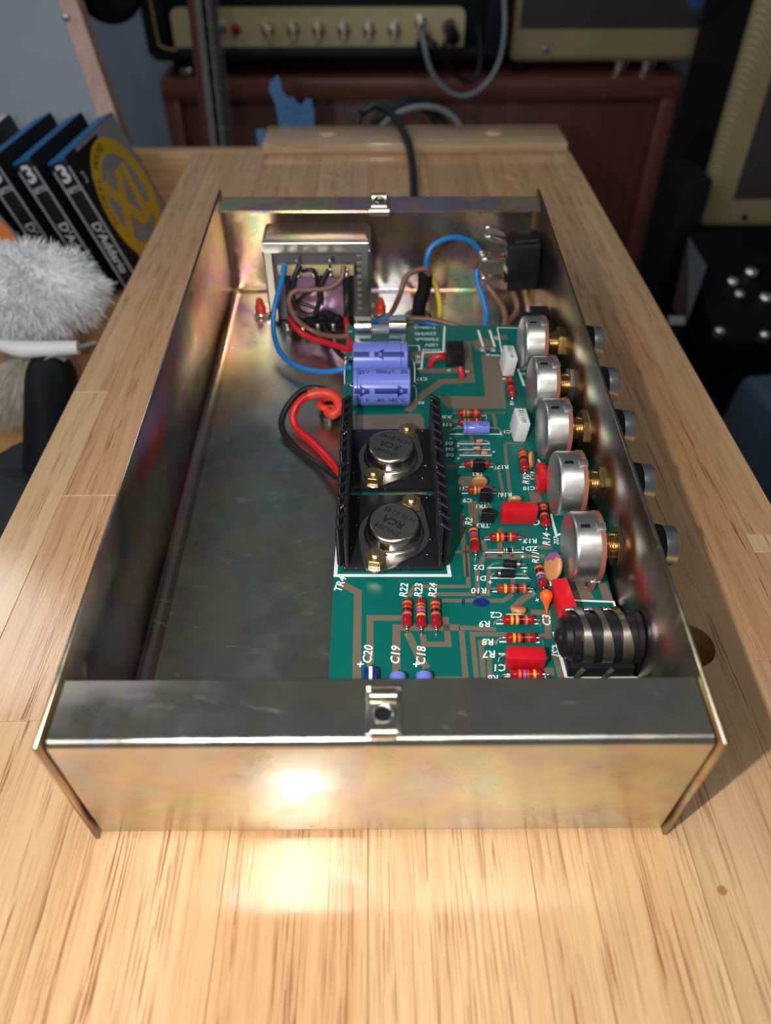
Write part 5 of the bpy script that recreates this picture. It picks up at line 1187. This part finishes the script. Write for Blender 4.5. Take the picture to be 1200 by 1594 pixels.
# amplifier head on it
hx0 = W(222, 40, y=YC).x; hx1 = W(792, 92, y=YC).x; hz0 = W(500, 94, y=YC).z; HZT = hz0 + 205
t = Thing('guitar_amplifier', 'black amplifier head with a gold control panel standing on the mahogany cabinet', 'amplifier', ((hx0 + hx1) / 2, YC + 120, cz))
mb = MB(); mb.b2((hx0, YC + 8, hz0), (hx1, YC + 230, HZT), bev=12); body = t.part('case', mb, M['tolex'])
mb = MB(); mb.b2((hx0 + 8, YC - 12, hz0 + 1), (hx1 - 8, YC + 12, hz0 + 20), bev=7); t.part('case_lip', mb, M['tolex'], parent=body)
mb = MB(); mb.b2((hx0 + 8, YC - 12, hz0 + 104), (hx1 - 8, YC + 12, HZT - 2), bev=7); t.part('upper_front', mb, M['tolex'], parent=body)
for a, b in ((hx0 + 2, hx0 + 38), (hx1 - 42, hx1 - 2)):
    mb = MB(); mb.b2((a, YC - 12, hz0 + 6), (b, YC + 12, HZT - 4), bev=8); t.part('case_side', mb, M['tolex'], parent=body)
mb = MB(); mb.tube([(hx0 + 22, YC - 13, HZT - 20), (hx0 + 22, YC - 13.5, hz0 + 40), (hx0 + 28, YC - 14, hz0 + 22), (hx0 + 48, YC - 13, hz0 + 17)], 1.6, n=8); t.part('piping', mb, M['goldpipe'])
pz0 = W(500, 82, y=YC).z; pz1 = W(500, 11, y=YC).z; pxa = W(272, 60, y=YC).x; pxb = W(722, 50, y=YC).x
n = 8; R_ = 11; pts = []
for (qx, qz, a0) in ((pxb - R_, pz1 - R_, 0), (pxa + R_, pz1 - R_, 90), (pxa + R_, pz0 + R_, 180), (pxb - R_, pz0 + R_, 270)): pts += arc(qx, qz, R_, a0, a0 + 90, n)
mb = MB(); mb.sweep(pts, (0, YC - 6, 0), (0, 1, 0), 10, (1, 0, 0), (0, 0, 1)); panel = t.part('control_panel', mb, M['goldpanel'])
for k in range(6):
    c = W(417 + k * 39.3, 46, y=YC - 8)
    mb = MB(); mb.lathe([(0, 10.5), (3, 10.2), (9, 7.5), (10, 6.0), (10, 0)], (c.x, YC - 6, c.z), (0, -1, 0), n=24, cap=False); kb = t.part('pointer_knob', mb, M['nickel'])
    a = [-.35, -.12, 0, .0, .02, 0][k]
    mb = MB(); mb.box((c.x, YC - 15, c.z), (5.0, 9, 24), roty(a), bev=2); t.part('pointer', mb, M['cream'], parent=kb)
    for dz in (21, -19):
        mb = MB(); mb.b2((c.x - 9, YC - 6.2, c.z + dz - 1), (c.x + 9, YC - 6, c.z + dz + 1)); t.part('tiny_print', mb, M['goldpipe'], parent=panel)
c = W(367, 46, y=YC - 8); mb = MB(); mb.lathe([(0, 7.5), (2, 7.5), (3, 6), (8, 4.5), (10, 0)], (c.x, YC - 6, c.z), (0, -1, 0), n=20, cap=False); t.part('jewel_lamp', mb, M['jewel'])
c = W(345, 43, y=YC - 8); mb = MB(); mb.cyl((c.x, YC - 6, c.z), (c.x, YC - 10, c.z), 7, 18, bev=1); mb.cyl((c.x, YC - 8, c.z), (c.x + 1, YC - 24, c.z + 8), 2.6, 12, r2=3.6); t.part('toggle_switch', mb, M['chrome'])
for u, v in ((655, 34), (700, 40), (662, 63)):
    c = W(u, v, y=YC - 8); mb = MB(); mb.lathe([(0, 9), (2, 9), (2.5, 6), (5, 6), (5, 3)], (c.x, YC - 6, c.z), (0, -1, 0), n=20); t.part('input_jack', mb, M['nickel' if u < 660 else 'black'])
for a in (hx0 + 40, hx1 - 40):
    for y in (YC + 30, YC + 200):
        mb = MB(); mb.cyl((a, y, cz + .3), (a, y, hz0 + 2), 11, 18, bev=2); t.part('foot', mb, M['black_matte'])
c = W(290, 113, y=YC)
mb = MB(); mb.b2((c.x - 9, YC - 2, cz + .5), (c.x + 9, YC + 12, cz + 13), bev=3); t.part('metal_corner', mb, M['nickel'])
# plugs and the see-through lead
p0 = W(655, 36, y=YC - 14)
t = Thing('guitar_lead', 'clear grey guitar lead hanging in a loop from the amplifier head', 'cable', (p0.x, YC - 40, p0.z))
mb = MB(); mb.cyl((p0.x, YC - 11.2, p0.z), (p0.x + 1, YC - 36, p0.z - 6), 5.5, 16, bev=1); t.part('plug', mb, M['tin_bright'])
P = [Vector((p0.x + 1, YC - 32, p0.z - 5)), W(660, 70, y=YC - 52), W(672, 112, y=YC - 60), W(697, 142, y=YC - 62), W(727, 149, y=YC - 62), W(757, 130, y=YC - 60), W(777, 95, y=YC - 56), W(785, 50, y=YC - 50), W(785, 5, y=YC - 40), W(780, -60, y=YC - 30)]
mb = MB(); mb.tube(P, 3.4, n=12); t.part('lead', mb, M['clearcable'])
p1 = W(698, 42, y=YC - 14)
t = Thing('black_plug_lead', 'black jack plug with its short lead in the right input of the amplifier head', 'cable', (p1.x, YC - 40, p1.z))
mb = MB(); mb.cyl((p1.x, YC - 11.2, p1.z), (p1.x + 6, YC - 48, p1.z - 10), 10, 18, bev=2); pl = t.part('plug', mb, M['black'])
mb = MB(); mb.ball((p1.x - 6, YC - 40, p1.z - 16), 5.0); t.part('plug_tip', mb, M['tin_bright'], parent=pl)
P = [Vector((p1.x + 5, YC - 44, p1.z - 9)), W(690, 72, y=YC - 52), W(700, 104, y=YC - 40), W(724, 126, y=YC - 30), W(744, 112, y=YC - 26), W(748, 70, y=YC - 20), W(742, 40, y=YC - 16)]
mb = MB(); mb.tube(P, 3.6, n=12); t.part('lead', mb, M['rubber'])
p2 = W(662, 64, y=YC - 14)
mb = MB(); mb.cyl((p2.x - 12, YC - 20, p2.z + 4), (p2.x + 16, YC - 26, p2.z - 8), 9, 18, bev=2); t.part('angled_plug', mb, M['black'])
# tweed combo
tx0 = W(793, 93, y=YC).x; tx1 = W(1152, 96, y=YC).x; tz0 = W(950, 98, y=YC).z
def tweed_combo(name, label, x0, x1, y0, z0, h, dep, gz, gl, gr, badge=None, feet=None, btop=True):
    t = Thing(name, label, 'amplifier', ((x0 + x1) / 2, y0 + dep / 2, z0 - (feet or 0)), I3, 'tweed-covered amplifiers')
    fd = dep if btop else 34
    mb = MB(); mb.b2((x0, y0, z0), (x1, y0 + fd, z0 + h), bev=14, seg=4); b = t.part('tweed_case', mb, M['tweed'])
    if not btop:  # rear case set in and coloured dark to stand in for side shade
        mb = MB(); mb.b2((x0 + 10, y0 + fd - 8, z0 + 1), (x1 - 10, y0 + dep, z0 + h - 6), bev=8); t.part('shaded_back_case', mb, M['black_matte'], parent=b, label='rear of the case, coloured dark for its shaded side')
    mb = MB(); mb.b2((x0 + gl, y0 - 1.2, z0 + gz), (x1 - gr, y0 + 6, z0 + h - gz), bev=1); g_ = t.part('grille_cloth', mb, M['grille'])
    for a in (.15, .85):
        mb = MB(); mb.cyl((x0 + (x1 - x0) * a, y0 - 2.0, z0 + gz * .42), (x0 + (x1 - x0) * a, y0 + 3, z0 + gz * .42), 5.0, 16, bev=1); t.part('screw', mb, M['nickel'], parent=b)
    if feet:
        for fx in (.06, .50, .62):
            for fy in (.12, .85):
                c = (x0 + (x1 - x0) * fx, y0 + dep * fy); mb = MB(); mb.cyl((c[0], c[1], z0 - feet + .3), (c[0], c[1], z0 + 4), 12, 18, bev=2); t.part('foot', mb, M['chrome' if fx > .1 else 'black_matte'])
    return t, g_
t, g_ = tweed_combo('tweed_amplifier', 'tweed amplifier with brown grille and a blue oval badge, on the mahogany cabinet', tx0, tx1, YC - 4, tz0, 420, 230, 47, 10, 28, feet=tz0 - cz)
c = W(1102, -1, y=YC - 6)
mb = MB(); mb.lathe([(0, 34), (2.5, 34), (3, 32)], (0, 0, 0), (0, -1, 0), n=40)
for v in mb.bm.verts: v.co = Vector((c.x + v.co.x, YC - 5.3 + v.co.y, c.z + 2 + v.co.z * .72))
bd = t.part('badge', mb, M['badgerim'], parent=g_)
mb = MB(); add_text(mb, 'oo', 40, plane_map((c.x, YC - 9.0, c.z + 10), (1, 0, .08), (0, 0, 1)), bold=2.5, shear=.3); t.part('badge_script', mb, M['badge'], parent=g_, sharp=0)
YR = 1000.0
rx0 = W(1086, 352, y=YR).x; rz0 = W(1140, 357, y=YR).z
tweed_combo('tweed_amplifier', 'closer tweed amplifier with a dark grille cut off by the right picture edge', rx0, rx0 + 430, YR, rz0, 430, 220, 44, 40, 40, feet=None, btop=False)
gz_ = rz0
mb = MB(); mb.b2((rx0 + 20, YR - 10, FL + .5), (rx0 + 460, YR + 240, rz0 - .4), bev=6)
t = Thing('black_stand', 'black equipment case under the closer tweed amplifier', 'case', (rx0 + 220, YR + 90, FL)); b = t.part('case', mb, M['black_matte'])
mb = MB(); mb.box((rx0 + 240, YR - 11, rz0 - 45), (380, 3, 60), bev=1); t.part('front_panel', mb, M['black_matte'], parent=b)
# tall dark box right of the cabinet
Y2 = 935
a0 = W(1066, 280, y=Y2); a1 = W(1112, 275, y=Y2)
t = Thing('dark_box', 'tall narrow black box between the mahogany cabinet and the closer tweed amplifier', 'box', ((a0.x + a1.x) / 2, Y2 + 50, FL))
mb = MB(); mb.b2((a0.x, Y2, FL + .5), (a1.x, Y2 + 85, a0.z), bev=3); o = t.part('body', mb, M['black_matte'])
mb = MB(); mb.b2((a0.x + 3, Y2 - 2, a0.z - 300), (a1.x - 3, Y2, a0.z - 6), bev=1); t.part('front', mb, M['black_matte'], parent=o)
# black pedal unit with chrome knobs, lower right
Y3 = 760
k0 = W(1130, 520, y=Y3)
t = Thing('effects_unit', 'black effects unit with shiny round knobs right of the workbench', 'effects unit', (k0.x + 60, Y3 + 60, FL))
R = rotx(.35)
base = Vector((k0.x + 105, Y3 + 75, k0.z + 10))
mb = MB(); mb.box(base, (260, 190, 60), R, bev=5); o = t.part('body', mb, M['gear'])
mb = MB(); mb.b2((base.x - 60, base.y - 40, FL + .5), (base.x + 100, base.y + 60, base.z - 10), bev=4); t.part('pedestal', mb, M['gear'])
Mr = R
def onunit(u, v):
    nrm = R @ Vector((0, 0, 1)); p0 = base + nrm * 30
    d = ROT @ Vector(((u - 600) / FPX, -(v - 797) / FPX, -1)); s = (p0 - CAM).dot(nrm) / d.dot(nrm); return CAM + d * s, nrm
for u, v, r in ((1165, 430, 9), (1136, 445, 8), (1146, 465, 7), (1188, 470, 9), (1116, 522, 7), (1185, 528, 7)):
    p, nrm = onunit(u, v)
    mb = MB(); mb.lathe([(0, r), (8, r), (11, r * .85), (13, r * .5), (13.5, 0)], p, nrm, n=24, cap=False); t.part('knob', mb, M['chrome'])
p, nrm = onunit(1178, 440)
for k in range(5):
    q, _ = onunit(1183 + k * 4, 432 - k * 0); mb = MB(); mb.box(q + Vector((0, 0, 2)), (2, 40, 4), R, bev=.5); t.part('vent_fin', mb, M['gear'], parent=o)
# bright metal angle beside it
a = W(1072, 368, y=850); b = W(1100, 414, y=800); c = W(1070, 500, y=785); d = W(1046, 480, y=830)
t = Thing('metal_angle', 'bare metal angle strip catching the daylight beside the bench', 'metal bracket', (c.x, c.y, c.z))
th = Vector((2, 2, 1.5))
def slabq(pts, m):
    mb = MB(); A = [mb.bm.verts.new(Vector(p)) for p in pts]; B = [mb.bm.verts.new(Vector(p) + Vector((1.5, 3, -2))) for p in pts]; n = len(pts)
    for i in range(n): mb.bm.faces.new((A[i], A[(i + 1) % n], B[(i + 1) % n], B[i]))
    mb.bm.faces.new(A); mb.bm.faces.new(B); return mb
t.part('face', slabq([a, b, c, d], None), M['tin'])
e = W(1041, 492, y=780); f_ = W(1066, 492, y=780); g1 = W(1066, 505, y=774); h_ = W(1041, 505, y=774)
t.part('foot_plate', slabq([e, f_, g1, h_], None), M['tin_bright'])
mb = MB(); mb.b2((c.x - 25, c.y - 10, FL + .5), (c.x - 5, c.y + 30, c.z - 4), bev=2); t.part('post', mb, M['black_matte'])
# blue-grey mesh bag
m0 = W(1185, 620, y=560)
t = Thing('mesh_bag', 'blue-grey mesh fabric bag low down at the right picture edge', 'bag', (m0.x + 30, 590, FL))
mb = MB(); mb.box((m0.x + 38, 600, m0.z - 180), (90, 70, 330), rotz(.25) @ roty(.12), bev=14, seg=4); t.part('bag', mb, M['bluemesh'])
mb = MB(); mb.b2((m0.x - 20, 560, FL + .5), (m0.x + 120, 650, m0.z - 320), bev=8); t.part('bag_base', mb, M['black_matte'])
# guitar neck leaning behind the bench
YN = 760
n0 = W(345, 222, y=YN); n1 = W(318, -30, y=YN + 60)
ax = (n1 - n0).normalized(); n0 = n0 - ax * 260
t = Thing('guitar_neck', 'upright guitar neck with dark fingerboard and metal frets in front of the amplifier head', 'guitar neck', (n0.x, n0.y, n0.z))
sd = Vector((.97, -.22, 0)); sd = (sd - ax * sd.dot(ax)).normalized(); fw_ = ax.cross(sd).normalized()
Lk = (n1 - n0).length
mb = MB(); pr = [(-8, 4)] + [(-8 - 13 * math.sin(PI * k / 8), 18 - 36 * k / 8 + (-14)) for k in range(9)] + [(-8, -32)]
pr = [(14 * math.cos(a) - 4, 22 * math.sin(a)) for a in [PI / 2 + PI * k / 10 for k in range(11)]]
mb.sweep(pr, n0, ax, Lk, sd, fw_); t.part('neck', mb, M['neckwood'])
mb = MB(); mb.sweep([(-4, 22), (2.5, 21), (3.2, 10), (3.4, 0), (3.2, -10), (2.5, -21), (-4, -22)], n0, ax, Lk, sd, fw_); fb = t.part('fingerboard', mb, M['rosewood'])
for k in range(22):
    p = n0 + ax * (20 + k * Lk / 22.5)
    mb = MB(); mb.sweep([(2.6, 21.2), (4.6, 10), (4.9, 0), (4.6, -10), (2.6, -21.2)], p, ax, 2.4, sd, fw_); t.part('fret', mb, M['fret'], parent=fb)
for k in range(6):
    o_ = fw_ * (-16 + k * 6.4) + sd * 6.4
    mb = MB(); mb.tube([n0 + o_, n1 + o_], .5, n=6, smooth=0); t.part('string', mb, M['fret'])
mb = MB(); mb.b2((n0.x - 60, n0.y - 30, FL + .5), (n0.x + 60, n0.y + 30, n0.z + 20), bev=18, seg=3); t.part('body_end', mb, M['neckwood'])
# grey board with a raw edge, leaning at the left
YB = 700
e0 = W(88, -20, y=YB); e1 = W(112, -20, y=YB); e2 = W(178, 172, y=YB - 40); e3 = W(147, 172, y=YB - 40)
t = Thing('leaning_board', 'grey painted board with a raw wooden edge leaning at the top left', 'board', (e2.x - 40, YB - 40, TF - 60))
dn = (e2 - e1).normalized(); e2b = e2 + dn * 160; e3b = e3 + dn * 160
def slab4(pts, off, m):
    mb = MB(); A = [mb.bm.verts.new(p) for p in pts]; B = [mb.bm.verts.new(p + off) for p in pts]; n = len(pts)
    for i in range(n): mb.bm.faces.new((A[i], A[(i + 1) % n], B[(i + 1) % n], B[i]))
    mb.bm.faces.new(A); mb.bm.faces.new(B); return mb
up_ = -dn * 260; lf = Vector((-330, 60, 0))
t.part('painted_face', slab4([e0 + up_ + lf, e0 + up_, e3b, e3b + lf], Vector((2, 18, 0)), None), M['greyboard'])
t.part('raw_edge', slab4([e0 + up_, e1 + up_, e2b, e3b], Vector((0, 18, 0)), None), M['rawedge'], color=(.50, .33, .27))
q = W(103, 28, y=YB - 11)
mb = MB(); mb.ball(q, 3.0, sc=(1, .5, 1)); t.part('screw', mb, M['nickel'])
# dark strip behind the raw edge
q0 = W(196, 215, y=YB + 40); q1 = W(118, -10, y=YB + 60)
t = Thing('black_rod', 'thin black rod standing behind the raw edge of the leaning grey board', 'rod', (q0.x, q0.y, q0.z))
dd = (q0 - q1).normalized()
mb = MB(); mb.tube([q1 - dd * 200, q0 + dd * 60], 3.0, n=10, smooth=0); t.part('rod', mb, M['black_matte'])
# round dark thing at the very top left
q = W(170, -6, y=900)
t = Thing('round_pad', 'black rounded pad hanging at the top picture edge left of the amplifier head', 'pad', q)
mb = MB(); mb.lathe([(0, 30), (4, 37), (12, 40), (22, 37), (26, 30)], q + Vector((0, 12, 12)), (0, -1, .15), n=32); t.part('cushion', mb, M['black_matte'])
mb = MB(); mb.tube([q + Vector((-30, 5, 30)), q + Vector((-20, 0, 90)), q + Vector((30, 0, 120)), q + Vector((80, 0, 120))], 6, n=10); t.part('strap', mb, M['black'])
# torn blue masking tape on the cabinet front
YT = 700
out = [(420, 128), (430, 119), (436, 128), (438, 143), (447, 151), (457, 149), (463, 158), (470, 162), (476, 155), (484, 158), (488, 178), (488, 215), (436, 215), (428, 165), (419, 140)]
t0 = W(455, 200, y=YT)
t = Thing('torn_tape', 'torn strip of blue masking tape sticking up behind the end board', 'tape', (t0.x, YT, W(455, 215, y=YT).z))
mb = MB(); A = []; B = []
for u, v in out:
    p = W(u, v, y=YT); p = Vector((p.x, YT + 6 * math.sin(u * .12) + (v - 170) * .05, p.z)); A.append(mb.bm.verts.new(p)); B.append(mb.bm.verts.new(p + Vector((.5, 1.4, 0))))
n = len(A)
for i in range(n): mb.bm.faces.new((A[i], A[(i + 1) % n], B[(i + 1) % n], B[i]))
mb.bm.faces.new(A); mb.bm.faces.new(B); t.part('strip', mb, M['tapeblue'])
q = W(406, 212, y=YT)
mb = MB(); mb.b2((q.x - 4, YT, q.z - 40), (q.x + 4, YT + 1.4, q.z + 6)); t.part('strip', mb, M['tapeblue'])
# coil of cable behind the end board
cc = W(640, 212, y=690)
t = Thing('cable_coil', 'coil of black and grey braided cable standing behind the end board', 'cable', (cc.x, 690, cc.z - 60))
for k, (rx, rz, dy, m_, rr, dx) in enumerate(((34, 34, 0, 'rubber', 3.2, -6), (36, 30, 8, 'rubber', 3.2, 2), (43, 33, -4, 'braid', 3.0, 8), (38, 36, 12, 'rubber', 3.0, -2))):
    n = 40; P = [Vector((cc.x + dx + rx * math.cos(2 * PI * i / n), 690 + dy + 5 * math.sin(4 * PI * i / n), cc.z - 6 + rz * math.sin(2 * PI * i / n))) for i in range(n)]
    mb = MB(); mb.tube(P + [P[0]], rr, n=10, smooth=0); t.part('loop', mb, M[m_])
mb = MB(); mb.tube([Vector((cc.x, 692, cc.z - 40)), Vector((cc.x + 4, 700, cc.z - 200)), Vector((cc.x - 10, 720, FL + 4)), Vector((cc.x + 60, 760, FL + 4))], 3.0, n=10); t.part('tail', mb, M['rubber'])
